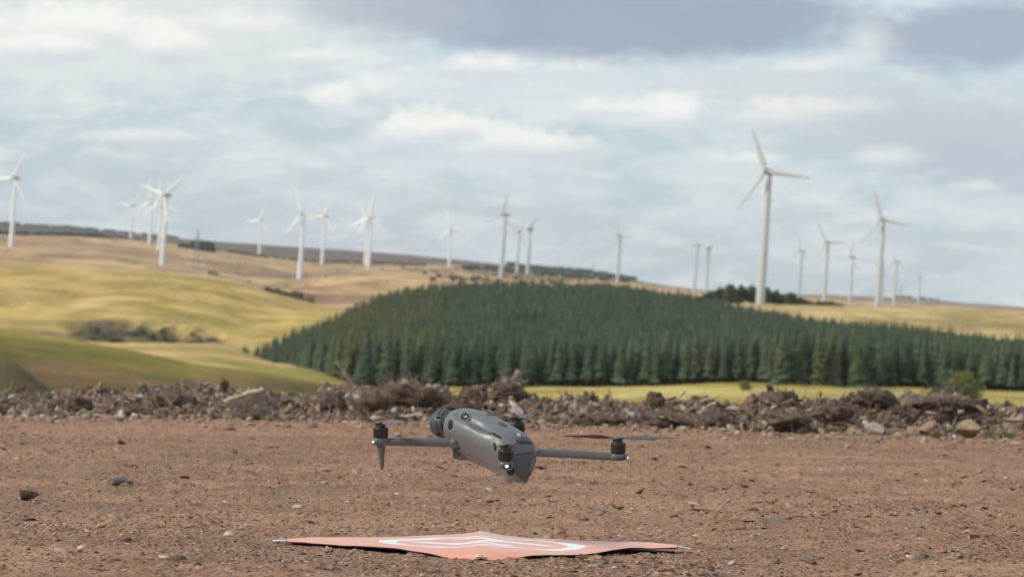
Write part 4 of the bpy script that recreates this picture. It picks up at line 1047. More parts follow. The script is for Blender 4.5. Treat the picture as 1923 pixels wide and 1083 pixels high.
# ------------------------------------------------------------------ landing mat
def f_mat(bb, bs):
    t = bb.n('ShaderNodeTexCoord').outputs['Object']; sp = bb.n('ShaderNodeSeparateXYZ'); bb.nt.links.new(t, sp.inputs[0])
    x, y = sp.outputs[0], sp.outputs[1]
    r = bb.m('SQRT', bb.m('ADD', bb.m('MULTIPLY', x, x), bb.m('MULTIPLY', y, y)))
    ring = bb.m('MULTIPLY', bb.m('GREATER_THAN', r, .160), bb.m('LESS_THAN', r, .193))
    ca, sa = math.cos(rad(52)), math.sin(rad(52))
    p_ = bb.m('ADD', bb.m('MULTIPLY', x, ca), bb.m('MULTIPLY', y, sa)); q2 = bb.m('SUBTRACT', bb.m('MULTIPLY', y, ca), bb.m('MULTIPLY', x, sa))
    ap = bb.m('ABSOLUTE', p_); aq = bb.m('ABSOLUTE', q2)
    bars = bb.m('MULTIPLY', bb.m('MULTIPLY', bb.m('GREATER_THAN', ap, .042), bb.m('LESS_THAN', ap, .080)), bb.m('LESS_THAN', aq, .112))
    cross = bb.m('MULTIPLY', bb.m('LESS_THAN', ap, .05), bb.m('LESS_THAN', aq, .019))
    mk_ = bb.m('MAXIMUM', ring, bb.m('MAXIMUM', bars, cross))
    nz = bb.noise(t, 9, 5, .6); wv = bb.noise(t, 900, 2, .5)
    oc = bb.mix(bb.ramp(nz, .3, .7), (.74, .275, .165), (.80, .33, .215))
    oc = bb.mix(bb.m('MULTIPLY', bb.ramp(bb.noise(t, 40, 6, .7), .50, .75), .35), oc, (.55, .36, .27))
    wc = bb.mix(bb.m('MULTIPLY', bb.ramp(bb.noise(t, 40, 6, .7), .50, .75), .35), (.88, .90, .90), (.66, .58, .52))
    bb.put(bs.inputs['Base Color'], bb.mix(mk_, oc, wc))
    bump(bb, bs, bb.m('ADD', bb.m('MULTIPLY', wv, .15), nz), .35, .004)
    bs.inputs['Sheen Weight'].default_value = .4; bs.inputs['Sheen Roughness'].default_value = .4
M_MAT = mat('orange_nylon', f_mat, .5, .4)
M_BLACK = mat('black_nylon', plain((.012, .012, .013), .3, 60), .8, .2)
M_TAB = mat('white_tab', plain((.78, .80, .80), .15, 40), .5, .4)
ax0 = ray(905, 1029); t0 = -(GH - .0) / (ax0.z + GS * ax0.y - GT * ax0.x); PC0 = Vector((ax0.x * t0, ax0.y * t0, 0)); PC0.z = float(dirt_base(PC0.x, PC0.y))
pad = empty('landing_mat', PC0); tag(pad, 'orange square landing mat with white ring and letter H lying corner on', 'landing mat')
HS = .275
n = 97; a = np.linspace(-1, 1, n); A, B_ = np.meshgrid(a, a)
# square on its corner: A runs towards right-near, B towards right-far
cut = .93
lx = (A + B_) * HS / math.sqrt(2) * math.sqrt(2) / math.sqrt(2); ly = (B_ - A) * HS / math.sqrt(2)
lx = np.sign(lx) * np.minimum(np.abs(lx), HS * math.sqrt(2) * cut)
ly = np.sign(ly) * np.minimum(np.abs(ly), HS * math.sqrt(2) * cut)
def pad_h(lx, ly):
    wx, wy = lx + PC0.x, ly + PC0.y
    A_ = (lx / HS / math.sqrt(2) - ly / HS / math.sqrt(2)); B2 = (lx + ly) / HS / math.sqrt(2)
    ed = np.maximum(np.abs(A_), np.abs(B2))
    h = .009 + .0022 * np.sin(lx * 19 + 1.) * np.cos(ly * 8) + fbm(lx / .12, ly / .1, 3, 5) * .003
    h = h + .004 * sstep(-ly, .0, .22) * (1 + np.sin(lx * 26 + .6)) * .6 - .004 * sstep(ed, .9, 1.)
    h = h + .004 * np.exp(-((np.abs(lx - .0) - .0) / .03) ** 2)
    h = h - .011 * sstep(-ly, .29, .37) + .006 * sstep(lx, .15, .3)   # near corner pinned down
    return h + GT * lx - GS * ly
zt_ = pad_h(lx, ly)
top_ = np.stack([lx, ly, zt_], -1).reshape(-1, 3); bot_ = top_ - np.array([0, 0, .0022])
gf = grid_faces(n, n)
i0 = np.concatenate([np.arange(n), np.arange(1, n) * n + n - 1, (n - 1) * n + np.arange(n - 2, -1, -1), np.arange(n - 2, 0, -1) * n])
o_ = mk('mat_top', top_, gf, M_MAT, pad, True)
i1 = np.roll(i0, -1)
side = np.stack([i0, i1, i1 + n * n, i0 + n * n], 1)
vv = np.concatenate([top_ - np.array([0, 0, .0004]), bot_]); scl_ = 1.003
vv[:, :2] *= scl_
mk('mat_backing', vv, np.concatenate([gf[:, ::-1] + n * n, side]), M_BLACK, pad, False)
# near edge falls to the ground as a dark folded skirt where the wire frame lifts it
for (tx, ty, ang) in [(-.372, 0, 0), (.372, 0, 0), (0, -.350, 90), (0, .358, 90)]:
    bm = bmesh.new(); bmesh.ops.create_grid(bm, x_segments=6, y_segments=3, size=1)
    zc = float(pad_h(np.array(tx * .97), np.array(ty * .99))) - (.0022 if tx else .0006)
    for v in bm.verts:
        w = .5 if v.co.x > 0 else 1.
        kk_ = .6 if ang else 1.
        v.co = Vector((v.co.x * .017 * kk_, v.co.y * .010, .0012 - (.004 * (v.co.x + 1) * .5 * (tx > 0) + .004 * (1 - v.co.x) * .5 * (tx < 0))))
    tb = from_bm('corner_tab', bm, M_TAB, pad, True); sl = tb.modifiers.new('s', 'SOLIDIFY'); sl.thickness = .001
    tb.location = (tx, ty, zc); tb.rotation_euler = (0, 0, rad(ang))
    bm = bmesh.new(); v_, f_ = tubes([np.array([(math.cos(q3 * math.pi / 8) * .006, math.sin(q3 * math.pi / 8) * .0045, .0017) for q3 in range(17)])], [np.full(17, .0008)], 6)
    gr = mk('grommet', v_, f_, M_STEEL, tb, True); bm.free()

# ------------------------------------------------------------------ drone (built in metres in a frame level with its own arms)
def f_body(color, var=.08):
    def f(bb, bs):
        t = bb.n('ShaderNodeTexCoord').outputs['Object']
        nz = bb.noise(t, 26, 4, .6); fine = bb.noise(t, 1400, 2, .5)
        c0 = tuple(v * (1 - var) for v in color); c1 = tuple(v * (1 + var) for v in color)
        bb.put(bs.inputs['Base Color'], bb.mix(nz, c0, c1))
        bb.put(bs.inputs['Roughness'], bb.ramp(bb.noise(t, 60, 4, .6), .3, .7, .36, .50))
        bump(bb, bs, fine, .12, .0005)
    return f
M_BODY = mat('slate_grey_shell', f_body((.134, .149, .157)), .42, .5)
M_ARM = mat('grey_arm', f_body((.088, .10, .105)), .42, .5)
M_BATT = mat('battery_grey', f_body((.124, .137, .145)), .42, .5)
M_REAR = mat('shaded_rear_grey', f_body((.072, .076, .082)), .42, .5)  # grey darkened to paint in the shade on the tail's lower side
M_MOTOR = mat('black_motor', f_body((.018, .019, .021)), .35, .5)
M_CAP = mat('prop_clamp_grey', f_body((.055, .062, .065)), .4, .5)
M_GLASS = mat('sensor_glass', plain((.012, .020, .017), .2, 40), .28, .5)
M_DARKP2 = mat('dull_green_grey_recess', plain((.05, .06, .055), .2, 60), .5, .3)
M_DARKP = mat('dark_recess', plain((.012, .012, .013), .2, 60), .6, .3)
M_BALL = mat('gimbal_grey', f_body((.060, .066, .070)), .38, .5)
M_PROP = mat('propeller_plastic', f_body((.085, .072, .062)), .45, .4)
def f_led(bb, bs):
    bs.inputs['Base Color'].default_value = (.8, 1, .9, 1); bs.inputs['Emission Color'].default_value = (.38, 1, .70, 1); bs.inputs['Emission Strength'].default_value = 2.2
M_LED = mat('nav_light', f_led, .3)
def f_wh(bb, bs): bs.inputs['Base Color'].default_value = (.62, .64, .66, 1)
M_PRINT = mat('white_print', f_wh, .5)

DC = P3(938, 835, 6.6)
def inframe(px, py, D=6.6):
    "photo pixel and depth along the view axis -> drone frame (x right, y away, z up)"
    d = ray(px, py); p_ = d * (D / d.dot(fwd)) - DC
    return Vector((p_.dot(RT), p_.dot(fwd), p_.dot(UP)))
drone = empty('drone', DC)
drone.matrix_world = Matrix.Translation(DC) @ Matrix((RT, fwd, UP)).transposed().to_4x4()
tag(drone, 'grey folding camera drone hovering above the orange landing mat', 'drone')
D0 = 6.6
FW = Vector((-.73, .683, 0)); LF = Vector((-.683, -.73, 0)); ZU = Vector((0, 0, 1))
# t, px, top y, bottom y, half width (m), squareness
SEC = [(0.00, 855, 786, 834, .027), (.012, 856.5, 777, 843, .034), (.035, 859, 771, 849, .0385), (.08, 864, 767.5, 854, .0425), (.13, 870, 766, 858, .045), (.22, 881, 767, 863, .047),
       (.36, 898, 771.5, 870, .049), (.52, 918, 780, 879, .049), (.68, 938, 791, 889, .048), (.80, 953, 800, 896, .0465), (.90, 966, 808.5, 902, .0445),
       (.955, 973.5, 814.5, 905, .0425), (.985, 978, 820, 905, .040), (1.0, 981, 826, 903, .0365), (1.004, 982, 834, 896, .028), (1.006, 982.5, 858, 878, .010)]
BL = .183
ST = np.array([s[0] for s in SEC]); SX = np.array([s[1] for s in SEC]); STP = np.array([s[2] for s in SEC]); SBT = np.array([s[3] for s in SEC]); SHW = np.array([s[4] for s in SEC])
def bsec(t):
    px = np.interp(t, ST, SX); d_ = (px - 912) / 1000. / .73 * .683      # depth offset grows with distance along the axis
    Dp = D0 - d_
    a_, c_ = inframe(px, np.interp(t, ST, STP), Dp), inframe(px, np.interp(t, ST, SBT), Dp)
    return a_, c_, np.interp(t, ST, SHW)
def bpt(t, ang, off=0.):
    "surface point: ang 0 = drone left, 90 = top"
    a_, c_, hw = bsec(t); mid = a_.lerp(c_, .46); ca, sa = math.cos(ang), math.sin(ang)
    e_ = 2.45 if sa >= 0 else 2.2
    w = (abs(ca) ** (2 / e_)) * (1 if ca > 0 else -1); u = (abs(sa) ** (2 / e_)) * (1 if sa > 0 else -1)
    hh = (a_.z - mid.z) if u >= 0 else (mid.z - c_.z)
    tap = 1. if u >= 0 else 1 - .30 * abs(u)
    p_ = Vector((mid.x, mid.y, mid.z)) + LF * (hw * w * tap) + ZU * (hh * u)
    # scooped flank below the shoulder line, running back to the vent
    if off: p_ = p_ + bnorm(t, ang) * off
    return p_
def bnorm(t, ang):
    e1 = 1e-2; a_ = bpt(min(.99, t + e1), ang) - bpt(max(.01, t - e1), ang); c_ = bpt(t, ang + e1) - bpt(t, ang - e1)
    n_ = c_.cross(a_).normalized(); cen = bsec(t); m_ = cen[0].lerp(cen[1], .46)
    return n_ if n_.dot(bpt(t, ang) - m_) > 0 else -n_
ts = np.concatenate([np.linspace(0, .12, 12)[:-1], np.linspace(.12, .9, 44)[:-1], np.linspace(.9, 1.0, 14)[:-1], [1.0, 1.004, 1.006]]); NA = 88
V_, F_ = [], []
for t in ts:
    for k in range(NA):
        a = 2 * math.pi * k / NA; p_ = bpt(t, a); dg = math.degrees(a)
        g = 0.
        for side_ in (dg, 180 - dg):
            s1 = math.exp(-((side_ - (47 - 14 * (t - .3))) / 13.) ** 2) * float(sstep(np.array(t), .17, .26)) * float(sstep(np.array(t), .80, .56))
            g += s1
        if g > .01: p_ = p_ - bnorm(t, a) * .0055 * min(g, 1)
        V_.append(p_)
nT = len(ts)
V2, F2_ = [tuple(p_) for p_ in V_], []
for i in range(nT - 1):
    for k in range(NA): F2_.append((i*NA+k, i*NA+(k+1) % NA, (i+1)*NA+(k+1) % NA, (i+1)*NA+k))
F2_.append(tuple(range(NA))[::-1]); F2_.append(tuple((nT-1)*NA + k for k in range(NA)))
bm = bmesh.new(); bvs = [bm.verts.new(p_) for p_ in V2]
for f_ in F2_: bm.faces.new([bvs[i] for i in f_])
bmesh.ops.recalc_face_normals(bm, faces=bm.faces)
body = from_bm('body_shell', bm, M_BODY, drone, True)
# battery: rear third of the shell, slightly proud, darker
def patch(name, t0, t1, a0, a1, off, matl, parent, nt_=10, na_=14, thick=.0012, dt=0.):
    vs_, fs_ = [], []
    for lay in (off, off - thick):
        for i in range(nt_ + 1):
            for j in range(na_ + 1):
                t = t0 + (t1 - t0) * i / nt_; a = rad(a0 + (a1 - a0) * j / na_); vs_.append(bpt(t + dt * j / na_, a, lay))
    m_ = (nt_ + 1) * (na_ + 1); w_ = na_ + 1
    for i in range(nt_):
        for j in range(na_):
            q_ = (i*w_+j, i*w_+j+1, (i+1)*w_+j+1, (i+1)*w_+j); fs_.append(q_); fs_.append(tuple(x + m_ for x in q_[::-1]))
    def edge(a, b_): fs_.append((a, b_, b_ + m_, a + m_))
    for i in range(nt_): edge(i*w_, (i+1)*w_); edge(i*w_+na_, (i+1)*w_+na_)
    for j in range(na_): edge(j, j+1); edge(nt_*w_+j, nt_*w_+j+1)
    bm = bmesh.new(); q_ = [bm.verts.new(v) for v in vs_]
    for f_ in fs_: bm.faces.new([q_[i] for i in f_])
    bmesh.ops.recalc_face_normals(bm, faces=bm.faces)
    return from_bm(name, bm, matl, parent, True)
# rear cap of the battery
vs_, fs_ = [], []
tt = [.905, .94, .965, .985, 1.0, 1.004, 1.006]
for t in tt:
    for k in range(NA):
        vs_.append(bpt(t, 2 * math.pi * k / NA) + Vector((.0009, -.0011, 0)) + (bpt(t, 2 * math.pi * k / NA) - bsec(t)[0].lerp(bsec(t)[1], .46)).normalized() * .0011)
for i in range(len(tt) - 1):
    for k in range(NA): fs_.append((i*NA+k, i*NA+(k+1) % NA, (i+1)*NA+(k+1) % NA, (i+1)*NA+k))
fs_.append(tuple((len(tt)-1)*NA + k for k in range(NA)))
bm = bmesh.new(); q_ = [bm.verts.new(v) for v in vs_]
for f_ in fs_: bm.faces.new([q_[i] for i in f_])
bmesh.ops.recalc_face_normals(bm, faces=bm.faces)
batt = from_bm('battery', bm, M_BATT, drone, True)
from mathutils.bvhtree import BVHTree
def drone_bvh():
    vs_, fs_ = [], []
    for ob in (body, batt):
        o_ = len(vs_); vs_ += [v.co.copy() for v in ob.data.vertices]; fs_ += [tuple(i + o_ for i in p_.vertices) for p_ in ob.data.polygons]
    return BVHTree.FromPolygons(vs_, fs_)
BVH = drone_bvh(); EYE = Vector((-DC.dot(RT), -DC.dot(fwd), -DC.dot(UP)))
def hit(px, py):
    "the point and normal of the shell where a detail sits"
    d = ray(px, py); dd = Vector((d.dot(RT), d.dot(fwd), d.dot(UP))).normalized()
    loc, nor, _, _ = BVH.ray_cast(EYE, dd)
    if loc is None: print('MISS', px, py); loc, nor = BVH.find_nearest(EYE + dd * 6.6)[:2]
    return loc, (nor if nor.dot(dd) < 0 else -nor)
def inlay(name, outline, matl, parent=None, off=.0004, depth=.0012):
    "a thin plate following the shell, from its outline"
    cx = sum(p_[0] for p_ in outline) / len(outline); cy = sum(p_[1] for p_ in outline) / len(outline)
    P_ = []
    n_ = len(outline)
    for q_ in range(n_):
        for k in range(4):
            a_, c_ = outline[q_], outline[(q_ + 1) % n_]; P_.append((a_[0] + (c_[0] - a_[0]) * k / 4, a_[1] + (c_[1] - a_[1]) * k / 4))
    rings = [[hit(cx + (x - cx) * f_, cy + (y - cy) * f_) for x, y in P_] for f_ in (1., .66, .33)]
    cen = hit(cx, cy); m_ = len(P_)
    bm = bmesh.new(); up_ = [[bm.verts.new(l + n2 * off) for l, n2 in r_] for r_ in rings]; c1 = bm.verts.new(cen[0] + cen[1] * off)
    dn_ = [bm.verts.new(l - n2 * depth) for l, n2 in rings[0]]
    for i in range(m_):
        j = (i + 1) % m_
        for r_ in range(2): bm.faces.new((up_[r_][i], up_[r_][j], up_[r_ + 1][j], up_[r_ + 1][i]))
        bm.faces.new((up_[2][i], up_[2][j], c1)); bm.faces.new((up_[0][i], dn_[i], dn_[j], up_[0][j]))
    bmesh.ops.recalc_face_normals(bm, faces=bm.faces)
    return from_bm(name, bm, matl, parent or drone, True)
def seam(name, pts_, w, matl, parent=None):
    v, f = tubes([np.array([(hit(*p_)[0])[:] for p_ in pts_])], [np.full(len(pts_), w)], 6); return mk(name, v, f, matl, parent or drone, True)
inlay('release_button', [(972, 830), (976, 827), (997, 827), (1003, 829), (1006, 834), (995, 833), (980, 833.5)], M_DARKP2, batt, .0003)
seam('battery_seam', [(955, 862), (957, 846), (962, 836), (970, 828), (980, 822.5), (990, 822)], .0007, M_DARKP)
seam('battery_crease', [(966, 853), (978, 852), (990, 850), (1000, 848.5), (1008, 847)], .0008, M_DARKP, batt)
inlay('rear_shade_panel', [(956, 860), (960, 855), (968, 853.5), (988, 851), (1007, 848.5), (1008, 860), (1004, 878), (996, 891), (984, 902), (971, 903.5), (964, 899), (962, 892), (967, 884), (966, 872)], M_REAR, batt, .0005)  # plate coloured dark for the shade on the face turned from the sun
inlay('side_recess', [(878, 794), (886, 796.5), (905, 804), (923, 812), (922.5, 816.5), (905, 813), (890, 807), (881, 800.5)], mat('recess_grey', f_body((.095, .105, .11))), None, .0002)
at_screw = [(871, 833), (838.5, 809), (846, 815), (893, 838)]
seam('shell_seam', [(868, 846), (880, 853), (900, 863), (920, 873), (940, 884)], .00035, M_DARKP)
inlay('air_vent', [(923.5, 812.5), (926, 811.5), (941, 819.5), (942.5, 822.5), (939, 823.5), (925, 816.5)], M_DARKP)
inlay('arm_slot', [(926.5, 832), (928.5, 830), (931, 833), (932.5, 840), (931.5, 846), (928.5, 845), (926.8, 839)], M_DARKP)
inlay('top_sensor', [(935, 793), (940, 792), (948, 795), (953, 799), (951, 801), (944, 800), (937, 796.5)], M_DARKP2)
def blob(name, c, r3, matl, parent, axis_=None, sub=3, power=2.):
    v = I3.copy() if sub == 3 else I2.copy(); v = np.sign(v) * np.abs(v) ** (2 / power) if power != 2 else v
    v = v * np.array(r3); ff = F3 if sub == 3 else F2
    if axis_ is not None:
        qn = Vector(axis_).to_track_quat('Z', 'Y').to_matrix(); v = v @ np.array(qn).T
    v = v + np.array(c); return mk(name, v, ff, matl, parent, True)
def onbody(name, t, deg, r3, matl, sink=0., parent=None, power=2.):
    p_ = bpt(t, rad(deg)); n_ = bnorm(t, rad(deg)); 
    ax_ = (bpt(t + .02, rad(deg)) - bpt(t - .02, rad(deg))).normalized(); bt = n_.cross(ax_).normalized()
    v = I3.copy(); v = np.sign(v) * np.abs(v) ** (2 / power)
    Mx = np.array([ax_[:], bt[:], n_[:]]); v = (v * np.array(r3)) @ Mx + np.array((p_ - n_ * sink)[:])
    return mk(name, v, F3, matl, parent or drone, True)
def at_px(name, px, py, r3, matl, parent=None, sink=0., power=2., turn=0.):
    p_, n_ = hit(px, py); ax_ = (Vector((-FW.x, -FW.y, -.3)) ); ax_ = (ax_ - n_ * ax_.dot(n_)).normalized(); bt = n_.cross(ax_).normalized()
    if turn: ax_, bt = ax_ * math.cos(turn) + bt * math.sin(turn), bt * math.cos(turn) - ax_ * math.sin(turn)
    v = I3.copy(); v = np.sign(v) * np.abs(v) ** (2 / power)
    return mk(name, (v * np.array(r3)) @ np.array([ax_[:], bt[:], n_[:]]) + np.array((p_ - n_ * sink)[:]), F3, matl, parent or drone, True)
pod = at_px('vision_sensor', 875, 784, (.0135, .0095, .0060), M_BODY, None, .0012)
at_px('sensor_lens', 874.5, 782.5, (.0105, .0072, .0022), M_GLASS, pod, -.0040)
pod = at_px('vision_sensor', 914, 777, (.0105, .0080, .0060), M_BODY, None, .0008)
at_px('sensor_lens', 914, 776.5, (.0082, .0060, .0022), M_GLASS, pod, -.0040)
sl_ = inlay('front_sensor', [(844, 788.5), (848, 787.5), (851, 791), (850.5, 800), (848, 805.5), (843, 806), (841.5, 801), (842, 793)], M_DARKP)
at_px('status_mark', 851, 778, (.0028, .0022, .0004), M_BATT, None)
for sx_, sy_ in at_screw: at_px('screw', sx_, sy_, (.0013, .0013, .0004), M_DARKP)
v, f = tubes([np.array([(hit(959.5 + 8.2 * math.cos(k * math.pi / 12), 883.5 + 10 * math.sin(k * math.pi / 12))[0])[:] for k in range(25)])], [np.full(25, .0011)], 6)
rs_ = inlay('rear_sensor', [(959.5 + 7.4 * math.cos(k * math.pi / 8), 883.5 + 9.2 * math.sin(k * math.pi / 8)) for k in range(16)], M_DARKP)
mk('sensor_rim', v, f, M_BODY, rs_, True)
# belly details
blob('belly_sensor', inframe(857, 853, 6.62), (.0072, .010, .0085), M_ARM, drone, None, 3, 4)
blob('belly_sensor', inframe(871, 858, 6.62), (.013, .012, .0062), M_ARM, drone, None, 3, 3)
blob('rear_foot', inframe(957, 896.5, 6.55), (.0125, .010, .0115), M_BODY, drone, (.15, 0, 1))
blob('rear_foot', inframe(983, 897.5, 6.57), (.0115, .010, .0095), M_REAR, drone, (-.3, 0, 1))
# writing on the back
cu = bpy.data.curves.new('logo', 'FONT'); cu.body = 'dji'; cu.size = .0115; cu.extrude = .0002; cu.align_x = 'CENTER'; cu.align_y = 'CENTER'; cu.shear = .25; cu.offset = .00012
to = bpy.data.objects.new('tmp', cu); C.objects.link(to); dg_ = bpy.context.evaluated_depsgraph_get()
me = bpy.data.meshes.new_from_object(to.evaluated_get(dg_)); bpy.data.objects.remove(to)
me.materials.clear(); me.materials.append(M_PRINT)
lo_ = link('logo', me, None, drone); pl_, nl_ = hit(972.5, 816); ux = (LF * -1.); ux = (ux - nl_ * ux.dot(nl_)).normalized(); uy = nl_.cross(ux)
lo_.matrix_local = Matrix.Translation(pl_ + nl_ * .0006) @ Matrix((ux, uy, nl_)).transposed().to_4x4()

# gimbal: big ball in front of the nose with its lens housing
gc = inframe(834, 795, 6.69)
ball = blob('gimbal_camera', gc, (.0285, .0285, .0285), M_BALL, drone)
def ringpath(c, ax_, r, n_=33):
    ax_ = Vector(ax_).normalized(); u_ = ax_.orthogonal().normalized(); w_ = ax_.cross(u_)
    return np.array([(Vector(c) + u_ * math.cos(2 * math.pi * k / (n_ - 1)) * r + w_ * math.sin(2 * math.pi * k / (n_ - 1)) * r)[:] for k in range(n_)])
ga = Vector((.60, -.45, .08)).normalized()
for off_, rr_, w_ in ((.004, .0279, .0006), (.013, .0252, .0009)):
    v, f = tubes([ringpath(gc + ga * off_, ga, rr_)], [np.full(33, w_)], 6); mk('gimbal_ring', v, f, M_DARKP, ball, True)
blob('gimbal_screw', gc + Vector((-.0105, -.0225, .0125)), (.0055, .003, .0024), M_DARKP, ball)
blob('gimbal_screw', gc + Vector((-.0085, -.0205, .0185)), (.0014, .0014, .0014), M_DARKP, ball)
blob('gimbal_notch', gc + Vector((-.009, -.0185, -.0190)), (.0060, .003, .0022), M_DARKP, ball)
blob('lens_barrel', gc + Vector((-.006, .020, 0)), (.019, .019, .021), M_GLASS, ball)
nk = blob('gimbal_neck', inframe(851, 801, 6.675), (.013, .014, .024), M_DARKP, drone)

def cyl(name, c, prof, matl, parent, sides=28, axis_=(0, 0, 1)):
    "lathe: prof = (radius, height) pairs"
    V_, F_ = [], []
    qn = Vector(axis_).to_track_quat('Z', 'Y').to_matrix()
    for r, z in prof:
        for k in range(sides): a = 2 * math.pi * k / sides; V_.append(Vector(c) + qn @ Vector((r * math.cos(a), r * math.sin(a), z)))
    for i in range(len(prof) - 1):
        for k in range(sides): F_.append((i*sides+k, i*sides+(k+1) % sides, (i+1)*sides+(k+1) % sides, (i+1)*sides+k))
    F_.append(tuple(range(sides))[::-1]); F_.append(tuple((len(prof)-1)*sides + k for k in range(sides)))
    bm = bmesh.new(); q_ = [bm.verts.new(v) for v in V_]
    for f_ in F_: bm.faces.new([q_[i] for i in f_])
    bmesh.ops.recalc_face_normals(bm, faces=bm.faces)
    o = from_bm(name, bm, matl, parent, True)
    o.data.set_sharp_from_angle(angle=rad(35)) if hasattr(o.data, 'set_sharp_from_angle') else None
    return o
def prop_blade(L=.118):
    st = [(.006, .0035, .0016, .1), (.015, .0045, .0012, .25), (.030, .0100, .0010, .42), (.050, .0120, .0009, .34), (.075, .0105, .0008, .24), (.100, .0075, .0007, .16), (.112, .0045, .0005, .12), (L, .0012, .0003, .1)]
    V_, F_ = [], []
    for r, c, t, tw in st:
        for k in range(10):
            a = 2 * math.pi * k / 10; y, z = math.cos(a) * c + c * .25, math.sin(a) * t
            V_.append((r, y * math.cos(tw) - z * math.sin(tw), y * math.sin(tw) + z * math.cos(tw)))
    for i in range(len(st) - 1):
        for k in range(10): F_.append((i*10+k, i*10+(k+1) % 10, (i+1)*10+(k+1) % 10, (i+1)*10+k))
    F_.append(tuple(range(len(st)*10-10, len(st)*10))); F_.append(tuple(range(10))[::-1])
    me = bpy.data.meshes.new('propeller_blade'); me.from_pydata(V_, [], F_); me.polygons.foreach_set('use_smooth', np.ones(len(F_), dtype=bool)); me.materials.append(M_PROP); return me
PB = prop_blade()
def motor(c, blades, hs=1.0, led=None, ledr=(.0022, .0022, .0020)):
    "c = centre of the motor's foot"
    m_ = cyl('motor', c, [(.0125, 0), (.0136, .0012), (.0141, .003), (.0141, .0125), (.0143, .0130), (.0143, .0175), (.0136, .0190), (.0128, .0194), (.006, .0196)], M_MOTOR, drone)
    cp = cyl('propeller_clamp', c, [(.0070, .0190), (.0075, .0205), (.0092, .0210), (.0092, .0232), (.0074, .0236), (.0074, .0258), (.0118, .0262), (.0122, .0280), (.0112, .0296), (.0070, .0304), (.003, .0306)], M_CAP, drone)
    for k in range(3):
        a = k * 2.1 + .7; cyl('clamp_post', c + Vector((.0092 * math.cos(a), .0092 * math.sin(a), 0)), [(.0016, .0192), (.0016, .0270)], M_MOTOR, cp, 10)
    for ang in blades:
        bl = link('propeller_blade', PB, None, drone); bl.location = c + Vector((0, 0, .0280)); bl.rotation_euler = (0, rad(-1.5), rad(ang))
        if abs(ang) < 1: bl.rotation_euler = (0, 0, 0)
    if led is not None: blob('nav_light', led, ledr, M_LED, drone)
def arm(p0, p1, r0, r1, name='arm', matl=M_ARM, bulb=.0135, sq=1.0):
    m_ = 22; pts_, rd_ = [], []
    p0, p1 = Vector(p0), Vector(p1)
    for i in range(m_):
        t = i / (m_ - 1); pts_.append(p0.lerp(p1, t)); r = r0 + (r1 - r0) * t
        rd_.append(r)
    ax_ = (p1 - p0).normalized(); up_ = (ZU - ax_ * ax_.z).normalized(); sd_ = ax_.cross(up_)
    V_, F_ = [], []; ns = 20
    for p_, r in zip(pts_, rd_):
        for k in range(ns):
            a = 2 * math.pi * k / ns; e_ = 2 / 2.7
            V_.append(p_ + up_ * (abs(math.sin(a)) ** e_ * math.copysign(1, math.sin(a)) * r) + sd_ * (abs(math.cos(a)) ** e_ * math.copysign(1, math.cos(a)) * r * .85 * sq))
    for i in range(m_ - 1):
        for k in range(ns): F_.append((i*ns+k, i*ns+(k+1) % ns, (i+1)*ns+(k+1) % ns, (i+1)*ns+k))
    F_.append(tuple(range(ns))[::-1]); F_.append(tuple((m_-1)*ns + k for k in range(ns)))
    bm = bmesh.new(); q_ = [bm.verts.new(v) for v in V_]
    for f_ in F_: bm.faces.new([q_[i] for i in f_])
    bmesh.ops.recalc_face_normals(bm, faces=bm.faces)
    return from_bm(name, bm, matl, drone, True)
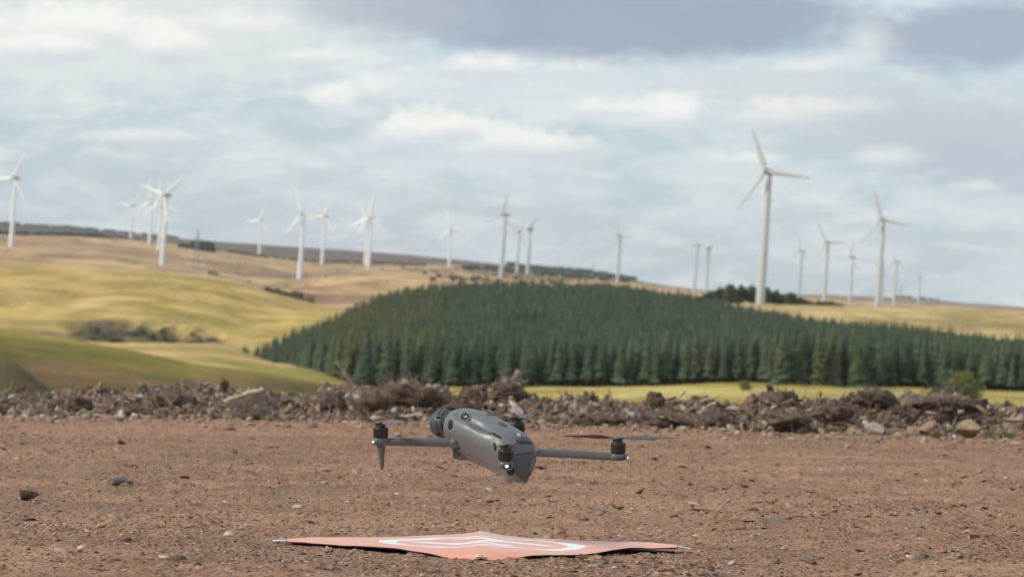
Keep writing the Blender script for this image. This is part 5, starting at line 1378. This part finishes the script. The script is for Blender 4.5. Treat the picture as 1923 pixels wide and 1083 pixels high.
# front left arm with its landing leg
pFL = inframe(715, 821, 6.62); rootL = inframe(859, 831, 6.605)
a1_ = arm(rootL, pFL + Vector((.002, 0, -.0075)), .0088, .0072)
blob('arm_end', pFL + Vector((0, 0, -.0072)), (.0158, .0145, .0082), M_ARM, a1_, None, 3, 2.6)
motor(pFL, (112, 292), led=pFL + Vector((-.0135, -.0085, -.0078)))
lgp = [(pFL + Vector((.000, 0, -.012)), .0080), (pFL + Vector((.001, 0, -.020)), .0078), (pFL + Vector((.0015, 0, -.028)), .0062), (pFL + Vector((.0020, 0, -.042)), .0046), (pFL + Vector((.0022, 0, -.055)), .0036), (pFL + Vector((.0024, 0, -.0595)), .0028), (pFL + Vector((.0024, 0, -.0605)), .0008)]
v, f = tubes([np.array([p_[0][:] for p_ in lgp])], [np.array([p_[1] for p_ in lgp])], 16); mk('landing_leg', v, f, M_ARM, drone, True)
# shoulder socket of that arm
blob('arm_root', inframe(855, 831, 6.600), (.0105, .0100, .0100), M_ARM, a1_, None, 3, 2.4)
blob('arm_socket', inframe(858.5, 830.8, 6.604), (.0112, .0060, .0122), M_DARKP, drone)
v, f = tubes([ringpath(inframe(862, 831, 6.600), (-.93, -.42, .03), .0106)], [np.full(33, .0014)], 8); mk('arm_joint', v, f, M_DARKP, drone, True)
blob('shoulder', inframe(868, 832, 6.632), (.021, .020, .0185), M_BODY, drone)
# rear right arm
pRR = inframe(1161, 850, 6.63); 
a2_ = arm(inframe(1004, 848.5, 6.66), pRR + Vector((.000, 0, -.0075)), .0080, .0072)
blob('arm_end', pRR + Vector((.001, 0, -.0072)), (.0168, .0145, .0080), M_ARM, a2_, None, 3, 2.6)
motor(pRR, (0, 163), led=pRR + Vector((.0165, -.004, -.0085)))
# rear left arm, pointing at the camera
pRL = inframe(950, 864, 6.40)
a3_ = arm(inframe(948, 850, 6.55), pRL + Vector((0, .004, -.0085)), .0090, .0085)
blob('arm_end', pRL + Vector((0, 0, -.0085)), (.0142, .0150, .0098), M_ARM, a3_, None, 3, 2.6)
blob('lamp_housing', pRL + Vector((.0015, -.0115, -.0098)), (.0090, .0045, .0052), M_GLASS, a3_)
motor(pRL, (82, 262), led=pRL + Vector((.0017, -.0160, -.0098)), ledr=(.0032, .0015, .0026))
# front right arm behind the body
pFR = inframe(972, 812, 6.82)
a4_ = arm(inframe(925, 815, 6.66), pFR + Vector((0, 0, -.0075)), .0088, .0075)
blob('arm_end', pFR + Vector((0, 0, -.0072)), (.0142, .0145, .0085), M_ARM, a4_, None, 3, 2.6)
v, f = tubes([np.array([(p_[0] - pFL + pFR)[:] for p_ in lgp])], [np.array([p_[1] for p_ in lgp])], 16); mk('landing_leg', v, f, M_ARM, drone, True)
motor(pFR, (75, 255))
